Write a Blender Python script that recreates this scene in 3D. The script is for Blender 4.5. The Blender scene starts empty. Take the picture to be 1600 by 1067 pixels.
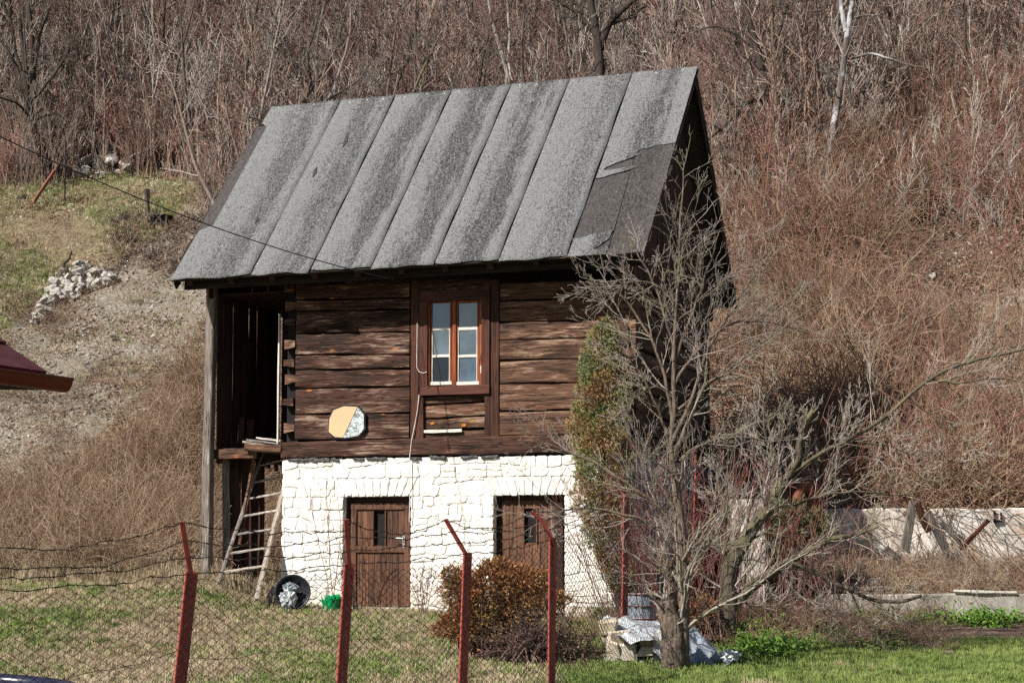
import bpy, math, random
import numpy as np
from mathutils import Matrix, Vector, Euler
from mathutils.geometry import tessellate_polygon

sc = bpy.context.scene
COL = sc.collection
# ------------------------------------------------------------------ camera
F = 2900.0
CAMZ = 1.02
PITCH = math.atan((850 - 533.5) / F)
cd = bpy.data.cameras.new('camera'); cam = bpy.data.objects.new('camera', cd); COL.objects.link(cam)
cam.location = (0, 0, CAMZ); cam.rotation_euler = (math.pi / 2 + PITCH, 0, 0)
cd.sensor_width = 36; cd.lens = F / 1600 * 36; cd.clip_start = 0.1; cd.clip_end = 1500
sc.camera = cam
# ------------------------------------------------------------------ light
SUN = Vector((-1.268, -1.035, 1.45)).normalized()          # direction towards the sun
w = bpy.data.worlds.new('World'); sc.world = w; w.use_nodes = True
nt = w.node_tree; bg = nt.nodes['Background']; sky = nt.nodes.new('ShaderNodeTexSky')
sky.sky_type = 'NISHITA'; sky.sun_disc = False
sky.sun_elevation = math.asin(SUN.z); sky.sun_rotation = math.atan2(SUN.x, SUN.y)
sky.air_density = 1.0; sky.dust_density = 0.6
nt.links.new(sky.outputs[0], bg.inputs[0]); bg.inputs[1].default_value = 0.05
sl = bpy.data.lights.new('sun', 'SUN'); sl.energy = 5.0; sl.angle = math.radians(0.5); sl.color = (1, .95, .88)
so = bpy.data.objects.new('sun', sl); COL.objects.link(so)
so.rotation_euler = SUN.to_track_quat('Z', 'Y').to_euler(); so.location = (-20, -10, 30)
sc.view_settings.view_transform = 'Standard'; sc.view_settings.look = 'None'
sc.view_settings.exposure = 0.6; sc.view_settings.gamma = 1; sc.view_settings.use_curve_mapping = False
sc.render.engine = 'CYCLES'
sc.cycles.max_bounces = 3; sc.cycles.diffuse_bounces = 2; sc.cycles.use_denoising = False; sc.cycles.sample_clamp_indirect = 3

R = np.random.default_rng(7)
rnd = random.Random(5)

# ------------------------------------------------------------------ geometry of the place
def at(px, py, Y):
    c, s = math.cos(PITCH), math.sin(PITCH)
    a = (px - 800) / F; b = (533.5 - py) / F
    d = (a, c - s * b, s + c * b)
    t = Y / d[1]
    return Vector((d[0] * t, Y, CAMZ + d[2] * t))
TH = 0.3185; X0, D0 = -3.7606, 30.4546
CT, ST = math.cos(TH), math.sin(TH)
def loc2w(u, v, z): return Vector((X0 + u * CT + v * ST, D0 - u * ST + v * CT, z))
def w2loc(p):
    x, y = p[0] - X0, p[1] - D0
    return Vector((x * CT - y * ST, x * ST + y * CT, p[2]))
def hv(px, py, v=0.0):
    """point of the facade plane at house depth v seen at a pixel, in house coordinates"""
    a = w2loc(at(px, py, 10)); b = w2loc(at(px, py, 60))
    t = (v - a.y) / (b.y - a.y); return a.lerp(b, t)

_ph = np.random.default_rng(3)
_waves = [(_ph.uniform(0, 6.28), _ph.uniform(0, 6.28)) for _ in range(60)]
def wave_noise(x, y, f, i0, n=6):
    s = 0
    for i in range(n):
        a, p = _waves[(i0 + i) % 60]
        fr = f * (0.6 + 0.25 * i)
        s = s + np.sin(fr * (x * math.cos(a) + y * math.sin(a)) + p)
    return s / n
def sst(a, b, x):
    t = np.clip((x - a) / (b - a), 0, 1); return t * t * (3 - 2 * t)
def terr(x, y, rough=True):
    x = np.asarray(x, float); y = np.asarray(y, float)
    left = sst(-3.7, -5.0, x)
    right = sst(4.3, 4.75, x)
    base30 = 0.0 + 0.35 * left
    b = np.interp(y, [-60, 10, 15.5, 22, 30], [-1.2, -.95, -.84, -.62, 0.0])
    b = b + 0.35 * left * sst(24, 30, y)
    foot = np.interp(x, [-7, -3, 3.2, 6], [36, 37.2, 37.0, 33.4])
    zf = np.interp(x, [-7, -3, 3.2, 6], [1.6, 1.0, 1.1, 1.6])
    t = np.clip((y - 30) / (foot - 30), 0, 1)
    mid = base30 + (zf - base30) * (t ** 1.3)
    # the shelf above the low concrete wall
    shelf = np.where(y < 29.62, np.interp(y, [22, 29.6], [-.62, -.16]), np.interp(y, [29.62, 29.75, 31.2, 31.45], [-.16, .24, .62, 1.50]))
    lowm = np.where(y < 30, b, mid)
    low = lowm * (1 - right) + np.where(y < 33.4, shelf, 1.6) * right
    e = np.maximum(y - foot, 0)
    lf = sst(-3, -7, x)
    up = lf * (np.minimum(e, 3.5) * .78 + np.maximum(e - 3.5, 0) * .6) + (1 - lf) * e * .655
    up = np.minimum(up, 60 + 0 * up)
    z = np.where(y > foot, zf + up, low)
    if rough:
        k = sst(34, 42, y)
        z = z + k * (wave_noise(x, y, .5, 0) * .30 + wave_noise(x, y, 1.5, 9) * .12)
        k2 = sst(33, 36, y)
        z = z + (0.02 + .05 * k2) * wave_noise(x, y, 4.0, 20) * (0.4 + 0.6 * k2) + .012 * wave_noise(x, y, 9.0, 33)
    return z
def gnd(px, py, y0=15.0, y1=110.0):
    """where the ray through a pixel meets the ground"""
    ys = np.linspace(y0, y1, 3000)
    a = at(px, py, 1.0)
    xs = a.x * ys; zs = CAMZ + (a.z - CAMZ) * ys
    h = terr(xs, ys)
    i = np.argmax(h > zs)
    return Vector((xs[i], ys[i], float(h[i])))
def tz(x, y): return float(terr(x, y))

# ------------------------------------------------------------------ materials
def S(c):
    return tuple(c) + (1,) if len(c) == 3 else c
class MAT:
    def __init__(s, name, rough=.8):
        s.m = bpy.data.materials.new(name); s.m.use_nodes = True; s.n = s.m.node_tree.nodes; s.l = s.m.node_tree.links
        s.b = s.n['Principled BSDF']; s.b.inputs['Roughness'].default_value = rough
        s.b.inputs['Specular IOR Level'].default_value = .25
        s.tc = s.n.new('ShaderNodeTexCoord')
    def coords(s, kind='Object', scale=(1, 1, 1), rot=(0, 0, 0)):
        mp = s.n.new('ShaderNodeMapping'); mp.inputs['Scale'].default_value = scale; mp.inputs['Rotation'].default_value = rot
        s.l.new(s.tc.outputs[kind], mp.inputs[0]); return mp.outputs[0]
    def noise(s, co, scale, detail=4, rough=.6, dist=0):
        n = s.n.new('ShaderNodeTexNoise'); n.inputs['Scale'].default_value = scale; n.inputs['Detail'].default_value = detail
        n.inputs['Roughness'].default_value = rough; n.inputs['Distortion'].default_value = dist
        if co: s.l.new(co, n.inputs['Vector'])
        return n.outputs[0]
    def ramp(s, fac, stops, interp='LINEAR'):
        r = s.n.new('ShaderNodeValToRGB'); r.color_ramp.interpolation = interp
        e = r.color_ramp.elements
        while len(e) < len(stops): e.new(.5)
        for k, (p, c) in enumerate(stops):
            e[k].position = p; e[k].color = S(c if hasattr(c, '__len__') else (c, c, c))
        s.l.new(fac, r.inputs[0]); return r.outputs[0]
    def mix(s, fac, a, b, mode='MIX'):
        m = s.n.new('ShaderNodeMix'); m.data_type = 'RGBA'; m.blend_type = mode
        for inp, v in ((0, fac), (6, a), (7, b)):
            if isinstance(v, (int, float)): m.inputs[inp].default_value = v
            elif isinstance(v, tuple): m.inputs[inp].default_value = S(v)
            else: s.l.new(v, m.inputs[inp])
        return m.outputs[2]
    def math(s, op, a, b=None):
        m = s.n.new('ShaderNodeMath'); m.operation = op
        for i, v in enumerate((a, b)):
            if v is None: continue
            if isinstance(v, (int, float)): m.inputs[i].default_value = v
            else: s.l.new(v, m.inputs[i])
        return m.outputs[0]
    def rand(s):
        o = s.n.new('ShaderNodeObjectInfo'); return o.outputs['Random']
    def col(s, c):
        if isinstance(c, tuple): s.b.inputs['Base Color'].default_value = S(c)
        else: s.l.new(c, s.b.inputs['Base Color'])
        return s
    def bump(s, h, strength=.4, dist=.02):
        b = s.n.new('ShaderNodeBump'); b.inputs['Strength'].default_value = strength; b.inputs['Distance'].default_value = dist
        s.l.new(h, b.inputs['Height']); s.l.new(b.outputs[0], s.b.inputs['Normal']); return s

def wood(name, dark, mid, pale, axis='x', palef=.62, red=None, rough=.75, bump=.5, fine=1.0, knots=False):
    m = MAT(name, rough)
    k = {'x': (1.2, 14, 14), 'y': (14, 1.2, 14), 'z': (14, 14, 1.2)}[axis]
    oi = m.n.new('ShaderNodeObjectInfo')
    va = m.n.new('ShaderNodeVectorMath'); va.operation = 'MULTIPLY_ADD'
    m.l.new(oi.outputs['Random'], va.inputs[0]); va.inputs[1].default_value = (37, 17, 23); m.l.new(m.tc.outputs['Object'], va.inputs[2])
    mp = m.n.new('ShaderNodeMapping'); mp.inputs['Scale'].default_value = k; m.l.new(va.outputs[0], mp.inputs[0])
    mp2 = m.n.new('ShaderNodeMapping'); mp2.inputs['Scale'].default_value = tuple(q * .22 + .6 for q in k); m.l.new(va.outputs[0], mp2.inputs[0])
    g = m.noise(mp.outputs[0], 2.6 * fine, 7, .68, .6)
    big = m.noise(mp2.outputs[0], 1.2, 5, .6, .4)
    c = m.ramp(g, [(.32, dark), (.52, mid), (.72, tuple(x * 1.5 for x in mid))])
    v = m.ramp(m.rand(), [(0, (.6, .6, .62)), (.5, (1.0, .97, .95)), (1, (1.5, 1.4, 1.3))])
    c = m.mix(1.0, c, v, 'MULTIPLY')
    if red: c = m.mix(m.ramp(big, [(.42, 0.0), (.62, .75)]), c, red)
    pf = m.ramp(m.math('MULTIPLY', m.math('ADD', g, big), .5), [(palef - .07, 0.0), (palef + .05, 1.0)])
    c = m.mix(pf, c, pale)
    if knots:
        vn = m.n.new('ShaderNodeTexVoronoi'); vn.inputs['Scale'].default_value = 1.0
        mp3 = m.n.new('ShaderNodeMapping'); mp3.inputs['Scale'].default_value = (1.6, .1, 4.5); m.l.new(va.outputs[0], mp3.inputs[0]); m.l.new(mp3.outputs[0], vn.inputs['Vector'])
        c = m.mix(m.ramp(vn.outputs['Distance'], [(.05, 1.0), (.11, 0.0)]), c, (.42, .15, .04))
    mp4 = m.n.new('ShaderNodeMapping'); mp4.inputs['Scale'].default_value = tuple(.35 if q < 2 else q * .55 for q in k); m.l.new(va.outputs[0], mp4.inputs[0])
    cr = m.noise(mp4.outputs[0], 1.8, 3, .5, 1.2)
    ck = m.ramp(cr, [(.465, 0.0), (.488, .85), (.512, 0.0)])
    c = m.mix(ck, c, tuple(x * .35 for x in dark))
    m.col(c)
    m.bump(m.mix(.5, g, m.math('SUBTRACT', 1.0, ck)), bump * 1.5, .015)
    return m.m

M = {}
M['log'] = wood('aged_log', (.008, .004, .003), (.044, .021, .014), (.34, .25, .19), 'x', .595, (.095, .032, .016), knots=True, bump=.9)
M['log_pale'] = wood('weathered_log', (.012, .006, .004), (.105, .056, .035), (.38, .28, .20), 'x', .60, (.15, .065, .035), knots=True, bump=.9)
M['log_y'] = wood('side_log', (.02, .011, .008), (.09, .05, .033), (.36, .25, .17), 'y', .62)
M['post_wood'] = wood('post_wood', (.03, .013, .008), (.055, .022, .014), (.25, .17, .12), 'z', .68, (.085, .03, .016))
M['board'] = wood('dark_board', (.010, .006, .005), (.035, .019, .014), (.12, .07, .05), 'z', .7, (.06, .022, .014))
M['grey_wood'] = wood('grey_wood', (.055, .046, .04), (.15, .132, .118), (.36, .33, .30), 'z', .62)
M['ladder_wood'] = wood('ladder_wood', (.10, .085, .072), (.26, .23, .20), (.5, .46, .41), 'z', .6)
M['grey_wood_x'] = wood('grey_wood_crosswise', (.09, .075, .06), (.34, .31, .28), (.62, .58, .53), 'x', .56)
M['door'] = wood('door_wood', (.035, .017, .010), (.125, .062, .038), (.28, .18, .12), 'z', .69, (.15, .07, .04), bump=.35)
M['casing'] = wood('casing_wood', (.035, .01, .006), (.06, .020, .013), (.20, .10, .06), 'z', .68, (.10, .030, .017), .6, .4)
M['casing_x'] = wood('casing_wood_crosswise', (.035, .01, .006), (.06, .020, .013), (.20, .10, .06), 'x', .68, (.10, .030, .017), .6, .4)
M['sash'] = wood('sash_wood', (.06, .018, .008), (.19, .055, .02), (.45, .3, .2), 'z', .66, (.30, .085, .028), .5, .3)
M['deck'] = wood('roof_deck', (.008, .005, .005), (.022, .015, .012), (.06, .04, .03), 'x', .7)

def flat_mat(name, c, rough=.7, var=.25, scale=8, bump=0, metal=0, spec=None):
    m = MAT(name, rough)
    n = m.noise(m.coords(), scale, 5, .6)
    m.col(m.mix(m.ramp(n, [(.3, 0.0), (.7, 1.0)]), tuple(x * (1 - var) for x in c), tuple(min(1, x * (1 + var)) for x in c)))
    m.b.inputs['Metallic'].default_value = metal
    if spec is not None: m.b.inputs['Specular IOR Level'].default_value = spec
    if bump: m.bump(n, bump, .02)
    return m.m

# whitewashed stone
m = MAT('whitewashed_stone', .9)
co = m.coords(); n1 = m.noise(co, 9, 6, .65); n2 = m.noise(co, 1.6, 5, .65); n3 = m.noise(co, 38, 4, .6)
c = m.mix(m.ramp(n2, [(.45, 0.0), (.7, .45)]), (.84, .81, .76), (.70, .61, .45))
c = m.mix(m.ramp(n1, [(.60, 0.0), (.74, .7)]), c, (.50, .43, .33))
c = m.mix(m.ramp(m.rand(), [(0, .10), (.8, 0.0)]), c, (.62, .55, .45))
sz = m.n.new('ShaderNodeSeparateXYZ'); m.l.new(m.tc.outputs['Object'], sz.inputs[0])
low = m.math('ADD', sz.outputs['Z'], m.math('MULTIPLY', m.math('SUBTRACT', n2, .5), 1.6))
c = m.mix(m.ramp(low, [(.0, .75), (.45, 0.0)]), c, (.42, .36, .27))
n4 = m.noise(m.coords('Object', (5, 5, .8)), 1.5, 5, .65)
c = m.mix(m.ramp(n4, [(.58, 0.0), (.72, .5)]), c, (.60, .52, .38))
m.col(c); m.bump(m.mix(.5, n1, n3), .7, .02); M['white'] = m.m
m = MAT('whitewashed_mortar', .95)
co = m.coords(); n1 = m.noise(co, 14, 6, .7)
m.col(m.ramp(n1, [(.30, (.55, .50, .42)), (.42, (.84, .81, .76))])); m.bump(n1, 1, .02); M['mortar'] = m.m
M['dark_mortar'] = flat_mat('dark_mortar', (.10, .10, .10), .9, .6, 20, .6)
M['basement_shade'] = flat_mat('grey_render_and_shade', (.33, .30, .30), .9, .3, 4, .3)  # side wall's shade is put into this grey; also the slab's plain grey

# tar paper
def roofing(name, light, dark, stain):
    m = MAT(name, .9)
    uv = m.tc.outputs['UV']
    sx = m.n.new('ShaderNodeSeparateXYZ'); m.l.new(uv, sx.inputs[0])
    mp = m.n.new('ShaderNodeMapping'); mp.inputs['Scale'].default_value = (2.6, .30, 1); m.l.new(uv, mp.inputs[0])
    st = m.noise(mp.outputs[0], 1.6, 8, .7, .3)
    mp2 = m.n.new('ShaderNodeMapping'); mp2.inputs['Scale'].default_value = (34, 2.8, 1); m.l.new(uv, mp2.inputs[0])
    st2 = m.noise(mp2.outputs[0], 2.2, 8, .8)
    fr = m.math('FRACT', sx.outputs[0])
    fr = m.math('ADD', fr, m.math('MULTIPLY', m.math('SUBTRACT', st, .5), 1.3))
    fr = m.math('ADD', fr, m.math('MULTIPLY', m.math('SUBTRACT', m.rand(), .5), .35))
    band = m.ramp(fr, [(.28, 0.0), (.46, .45), (.58, .9), (.76, 1.0), (.90, .25), (1.0, 0.0)])
    sp = m.noise(m.coords(), 34, 4, .8)
    f = m.math('ADD', m.math('MULTIPLY', band, m.math('MULTIPLY', m.math('ADD', m.rand(), .45), stain)), m.math('MULTIPLY', m.math('SUBTRACT', st2, .5), 3.4))
    f = m.math('ADD', f, m.math('MULTIPLY', m.math('SUBTRACT', sp, .5), 3.8))
    c = m.ramp(f, [(-.0, tuple(x * 1.95 for x in light)), (.27, light), (.85, dark)])
    wh = m.noise(m.coords(), 55, 2, .7)
    c = m.mix(m.ramp(wh, [(.66, 0.0), (.72, .8)]), c, (.42, .42, .41))
    m.col(c); m.bump(m.mix(.5, sp, st2), .9, .015)
    return m.m
M['tar'] = roofing('grey_tar_paper', (.092, .093, .093), (.014, .014, .014), .42)
M['tar_old'] = roofing('bare_brown_felt', (.036, .032, .031), (.015, .013, .012), .3)
M['nail'] = flat_mat('nail_head', (.8, .8, .8), .5)
M['black'] = flat_mat('black_paint', (.012, .012, .013), .6)
M['white_paint'] = flat_mat('old_white_paint', (.62, .58, .52), .6, .2, 30)
M['metal'] = flat_mat('steel', (.5, .5, .5), .35, .1, 8, 0, .9)
M['cord'] = flat_mat('pale_cord', (.62, .60, .56), .6)
M['cable'] = flat_mat('dark_cable', (.02, .02, .022), .6)
M['interior'] = flat_mat('painted_dark', (.014, .012, .011), .9)  # near-black colour stands in for unlit rooms, recesses and undersides
m = MAT('old_sky_tinted_glass', .06)
n = m.noise(m.coords(), 3, 3, .6)
m.col(m.ramp(n, [(.3, (.025, .045, .065)), (.7, (.085, .135, .185))])); m.b.inputs['Specular IOR Level'].default_value = 1.0  # blue in the base colour stands in for reflected sky
m.b.inputs['Coat Weight'].default_value = 1.0; m.b.inputs['Coat IOR'].default_value = 1.55; m.bump(n, .05, .01); M['glass'] = m.m
m = MAT('dark_window_glass', .08); m.col((.012, .016, .022)); m.b.inputs['Specular IOR Level'].default_value = .6; M['glass_dark'] = m.m
# red fence paint
m = MAT('faded_red_paint', .5); n = m.noise(m.coords('Object', (1, 1, .3)), 18, 6, .7); n2 = m.noise(m.coords(), 60, 3, .6)
c = m.mix(m.ramp(n, [(.45, 0.0), (.75, .8)]), (.42, .085, .07), (.26, .065, .055)); c = m.mix(m.ramp(n2, [(.68, 0.0), (.75, .9)]), c, (.10, .04, .025))
m.col(c); m.bump(n, .2, .005); M['red'] = m.m
M['wire'] = flat_mat('rusty_wire', (.035, .026, .022), .6, .3, 40)
M['rust'] = flat_mat('rust', (.20, .075, .045), .8, .35, 25, .4)
M['roof_red'] = flat_mat('dark_red_roof', (.09, .03, .03), .5, .2, 12, .2)
M['gutter'] = flat_mat('red_brown_gutter', (.16, .028, .018), .35, .12, 5)
M['plaster'] = flat_mat('plaster', (.55, .5, .42), .9, .1)
M['green_plastic'] = flat_mat('green_plastic', (.0, .28, .09), .45, .15, 9)
M['black_plastic'] = flat_mat('black_plastic', (.02, .022, .026), .35, .2)
M['blue_black'] = flat_mat('blue_black_plastic', (.018, .02, .04), .25, .2)
M['sheet'] = flat_mat('pale_plastic_sheet', (.46, .48, .50), .4, .22, 6, .3, 0, .6)
M['sheet_grey'] = flat_mat('grey_plastic_sheet', (.22, .25, .29), .4, .2, 6, .3, 0, .6)
M['bag'] = flat_mat('blue_white_plastic', (.38, .5, .6), .5, .1)
m = MAT('limestone', .9); co = m.coords(); n = m.noise(co, 6, 6, .65); n2 = m.noise(co, 2, 3, .5)
c = m.mix(m.ramp(n, [(.35, 0.0), (.7, 1.0)]), (.42, .38, .32), (.66, .63, .57)); c = m.mix(m.ramp(m.rand(), [(.4, 0.0), (1, .55)]), c, (.55, .42, .25))
m.col(c); m.bump(n, .6, .03); M['stone'] = m.m
m = MAT('grey_rock', .9); co = m.coords(); n = m.noise(co, 6, 6, .65)
c = m.mix(m.ramp(n, [(.35, 0.0), (.7, 1.0)]), (.26, .235, .205), (.60, .575, .54)); c = m.mix(m.ramp(m.rand(), [(.3, 0.0), (1, .35)]), c, (.3, .25, .2))
m.col(c); m.bump(n, .6, .03); M['rock'] = m.m
m = MAT('stained_concrete', .9); co = m.coords(); n = m.noise(co, 3, 7, .7); n2 = m.noise(m.coords('Object', (4, 4, .5)), 2, 5, .6)
c = m.ramp(n, [(.3, (.24, .215, .18)), (.65, (.50, .46, .40))]); c = m.mix(m.ramp(n2, [(.5, 0.0), (.75, .6)]), c, (.2, .17, .13))
m.col(c); m.bump(n, .5, .02); M['concrete'] = m.m
m = MAT('old_whitewash', .9); co = m.coords(); n = m.noise(co, 2.6, 8, .72)
m.col(m.ramp(n, [(.30, (.22, .18, .14)), (.46, (.55, .49, .42)), (.62, (.78, .74, .68))])); m.bump(n, .8, .03); M['whitewash'] = m.m

def bark(name, a, b, moss=None, pale=None, var=.3, k=(9, 9, 2)):
    m = MAT(name, .85)
    n = m.noise(m.coords('Object', k), 2.5, 5, .65)
    c = m.ramp(n, [(.3, a), (.7, b)])
    c = m.mix(1.0, c, m.ramp(m.rand(), [(0, 1 - var), (1, 1 + var)]), 'MULTIPLY')
    n2 = m.noise(m.coords(), 1.7, 5, .6)
    if moss: c = m.mix(m.ramp(n2, [(.46, 0.0), (.62, .8)]), c, moss)
    if pale: c = m.mix(m.ramp(n2, [(.5, 0.0), (.56, 1.0)]), c, pale)
    m.col(c); m.bump(n, 1.0, .03); return m.m
M['bark_grey'] = bark('grey_brown_bark', (.07, .056, .048), (.24, .195, .165), var=.45)
M['bark_pale'] = bark('pale_twig_bark', (.19, .16, .14), (.38, .33, .29))
M['bark_dark'] = bark('dark_bark', (.03, .024, .02), (.085, .065, .052))
M['bark_red'] = bark('red_brown_twigs', (.11, .066, .055), (.24, .145, .12), var=.45)
M['bark_moss'] = bark('mossy_bark', (.06, .045, .03), (.17, .135, .10), (.17, .15, .075))
M['bark_apple'] = bark('rough_fruit_bark', (.025, .018, .014), (.24, .18, .14), (.17, .13, .08), k=(16, 16, 2.6))
M['bark_birch'] = bark('birch_bark', (.07, .055, .048), (.22, .19, .165), None, (.42, .41, .42))
M['twig_apple'] = bark('silvery_twig', (.24, .19, .165), (.52, .45, .40), (.28, .26, .16))
M['twig_red'] = bark('bright_red_twig', (.14, .045, .04), (.27, .10, .08))
def leafy(name, stops, scale=2.5, trans=.0, rough=.7):
    m = MAT(name, rough); n = m.noise(m.coords(), scale, 4, .65)
    c = m.ramp(n, stops)
    m.col(c)
    return m.m
M['juniper'] = leafy('juniper_needles', [(.34, (.13, .175, .08)), (.46, (.24, .25, .10)), (.55, (.33, .23, .10)), (.68, (.38, .20, .10))], 2.2)
M['juniper_green'] = leafy('juniper_green_needles', [(.3, (.07, .09, .035)), (.55, (.14, .15, .06)), (.75, (.22, .17, .08))], 3)
M['juniper_brown'] = leafy('withered_needles', [(.28, (.15, .15, .05)), (.42, (.30, .17, .065)), (.6, (.36, .16, .065)), (.8, (.42, .23, .11))], 2.2)
M['weed'] = leafy('green_weed_leaves', [(.3, (.05, .12, .015)), (.7, (.15, .26, .04))], 4)
M['ivy'] = leafy('dark_ground_leaves', [(.3, (.02, .05, .012)), (.7, (.05, .11, .025))], 4)
def tuftmat(name, a, b, rv=.35):
    m = MAT(name, .8)
    g = m.n.new('ShaderNodeNewGeometry'); n = m.noise(g.outputs['Position'], .8, 4, .6); n2 = m.noise(g.outputs['Position'], 6, 3, .6)
    f = m.math('ADD', m.math('MULTIPLY', m.rand(), .45), m.math('MULTIPLY', m.math('SUBTRACT', n, .36), 1.5))
    f = m.math('ADD', f, m.math('MULTIPLY', m.math('SUBTRACT', n2, .5), .8))
    c = m.mix(m.ramp(f, [(0.0, 0.0), (1.0, 1.0)]), a, b); m.col(c); return m.m
M['grass_dry'] = tuftmat('dry_grass', (.29, .22, .13), (.56, .46, .31))
M['grass_green'] = tuftmat('fresh_grass', (.11, .17, .035), (.28, .33, .10))
M['bramble'] = tuftmat('dry_brown_stems', (.13, .075, .045), (.45, .30, .20))
M['bramble_tan'] = tuftmat('dry_tan_stems', (.28, .20, .13), (.54, .43, .31))
M['brush'] = tuftmat('thicket_stems', (.13, .085, .066), (.46, .32, .255))
M['brush_red'] = tuftmat('reddish_thicket_stems', (.18, .078, .060), (.43, .22, .175))
M['sapling'] = tuftmat('sapling_bark', (.18, .15, .125), (.56, .49, .42))
M['litter'] = tuftmat('dead_leaves', (.17, .09, .055), (.40, .26, .17))
M['clod'] = tuftmat('earth_clods', (.13, .105, .08), (.42, .37, .30))
M['pebble'] = tuftmat('scree', (.3, .27, .23), (.66, .62, .56))

# ------------------------------------------------------------------ mesh building
class MB:
    def __init__(s): s.V = []; s.Fc = []; s.n = 0
    def raw(s, V, Fs):
        V = np.asarray(V, float).reshape(-1, 3); s.V.append(V)
        Fs = [tuple(int(i) + s.n for i in f) for f in Fs]
        s.Fc.extend(Fs); s.n += len(V); return s
    def box(s, c, size, rot=None):
        c = np.array(c); h = np.array(size) / 2
        P = np.array([[x, y, z] for x in (-1, 1) for y in (-1, 1) for z in (-1, 1)]) * h
        if rot is not None: P = P @ np.array(Euler(rot).to_matrix()).T
        return s.raw(P + c, [(0, 1, 3, 2), (4, 6, 7, 5), (0, 4, 5, 1), (2, 3, 7, 6), (0, 2, 6, 4), (1, 5, 7, 3)])
    def plank(s, p0, p1, w, h, n=6, wob=.006, ch=.008, up=(0, 0, 1), seed=0, bulge=0.0, taper=1.0):
        """board from p0 to p1; w across, h along 'up'; chamfered edges and uneven faces"""
        r = np.random.default_rng(seed)
        p0 = np.array(p0, float); p1 = np.array(p1, float); d = p1 - p0; L = np.linalg.norm(d); d /= L
        up = np.array(up, float); up = up - d * (up @ d); up /= np.linalg.norm(up); sd = np.cross(d, up)
        a, b = w / 2, h / 2; ch = min(ch, a * .6, b * .6)
        sec = [(-a + ch, -b), (a - ch, -b), (a, -b + ch), (a + bulge, 0), (a, b - ch), (a - ch, b), (-a + ch, b), (-a, b - ch), (-a - bulge, 0), (-a, -b + ch)]
        K = len(sec); V = []
        ph = r.uniform(0, 6, 4); fq = r.uniform(1.5, 4, 4)
        for i in range(n + 1):
            t = i / n; c = p0 + d * L * t
            q = 1 + (taper - 1) * t
            oh = wob * np.sin(fq[0] * t * 3 + ph[0]); ol = wob * np.sin(fq[1] * t * 3 + ph[1]); os_ = wob * .7 * np.sin(fq[2] * t * 3 + ph[2])
            for (x, y) in sec:
                jx, jy = r.normal(0, wob * .35, 2)
                yy = y * q + (oh if y > 0 else ol) + jy
                V.append(c + sd * (x * q + os_ + jx) + up * yy)
        Fs = []
        for i in range(n):
            for k in range(K):
                k2 = (k + 1) % K
                Fs.append((i * K + k, i * K + k2, (i + 1) * K + k2, (i + 1) * K + k))
        Fs.append(tuple(range(K - 1, -1, -1))); Fs.append(tuple(n * K + k for k in range(K)))
        return s.raw(V, Fs)
    def tube(s, pts, rad, k=6, cap=True):
        P = np.asarray(pts, float)[None]; r = np.broadcast_to(np.asarray(rad, float), (P.shape[1],))[None]
        V, Q = tubes(P, r, k); n = P.shape[1]
        Fs = [tuple(q) for q in Q]
        if cap: Fs += [tuple(range(k - 1, -1, -1)), tuple((n - 1) * k + i for i in range(k))]
        return s.raw(V, Fs)
    def prism(s, poly, d, org=(0, 0, 0), ax=(1, 0, 0), ay=(0, 0, 1)):
        """flat polygon in plane (ax, ay) thickened by vector d"""
        org, ax, ay, d = (np.array(q, float) for q in (org, ax, ay, d))
        P = np.array([org + ax * a + ay * b for a, b in poly]); n = len(P)
        tri = tessellate_polygon([[Vector((a, b, 0)) for a, b in poly]])
        Fs = [tuple(t) for t in tri] + [tuple(n + i for i in reversed(t)) for t in tri]
        Fs += [(i, (i + 1) % n, n + (i + 1) % n, n + i) for i in range(n)]
        return s.raw(np.vstack([P, P + d]), Fs)
    def build(s, name, mat, parent=None, smooth=False, fix=True):
        V = np.vstack(s.V)
        me = bpy.data.meshes.new(name); me.from_pydata(V.tolist(), [], s.Fc)
        if fix:
            import bmesh
            b = bmesh.new(); b.from_mesh(me); bmesh.ops.recalc_face_normals(b, faces=b.faces); b.to_mesh(me); b.free()
        if smooth: me.shade_smooth()
        me.materials.append(M[mat] if isinstance(mat, str) else mat)
        o = bpy.data.objects.new(name, me); COL.objects.link(o)
        if parent: o.parent = parent
        return o

def tubes(P, Rr, k=3):
    """P (m,n,3), R (m,n) -> vertices and quads of m tubes, closed towards the tip"""
    m, n, _ = P.shape
    T = np.gradient(P, axis=1); T /= np.linalg.norm(T, axis=2, keepdims=True) + 1e-9
    ref = np.where(np.abs(T[:, :1, 2:3]) > .9, np.array([[[1., 0, 0]]]), np.array([[[0, 0, 1.]]]))
    ref = np.broadcast_to(ref, T.shape)
    A = np.cross(T, ref); A /= np.linalg.norm(A, axis=2, keepdims=True) + 1e-9
    B = np.cross(T, A)
    an = np.arange(k) * 2 * np.pi / k
    V = P[:, :, None, :] + Rr[:, :, None, None] * (A[:, :, None, :] * np.cos(an)[None, None, :, None] + B[:, :, None, :] * np.sin(an)[None, None, :, None])
    idx = np.arange(m * n * k).reshape(m, n, k)
    a = idx[:, :-1, :]; b = idx[:, 1:, :]
    Q = np.stack([a, np.roll(a, -1, 2), np.roll(b, -1, 2), b], -1).reshape(-1, 4)
    return V.reshape(-1, 3), Q
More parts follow.
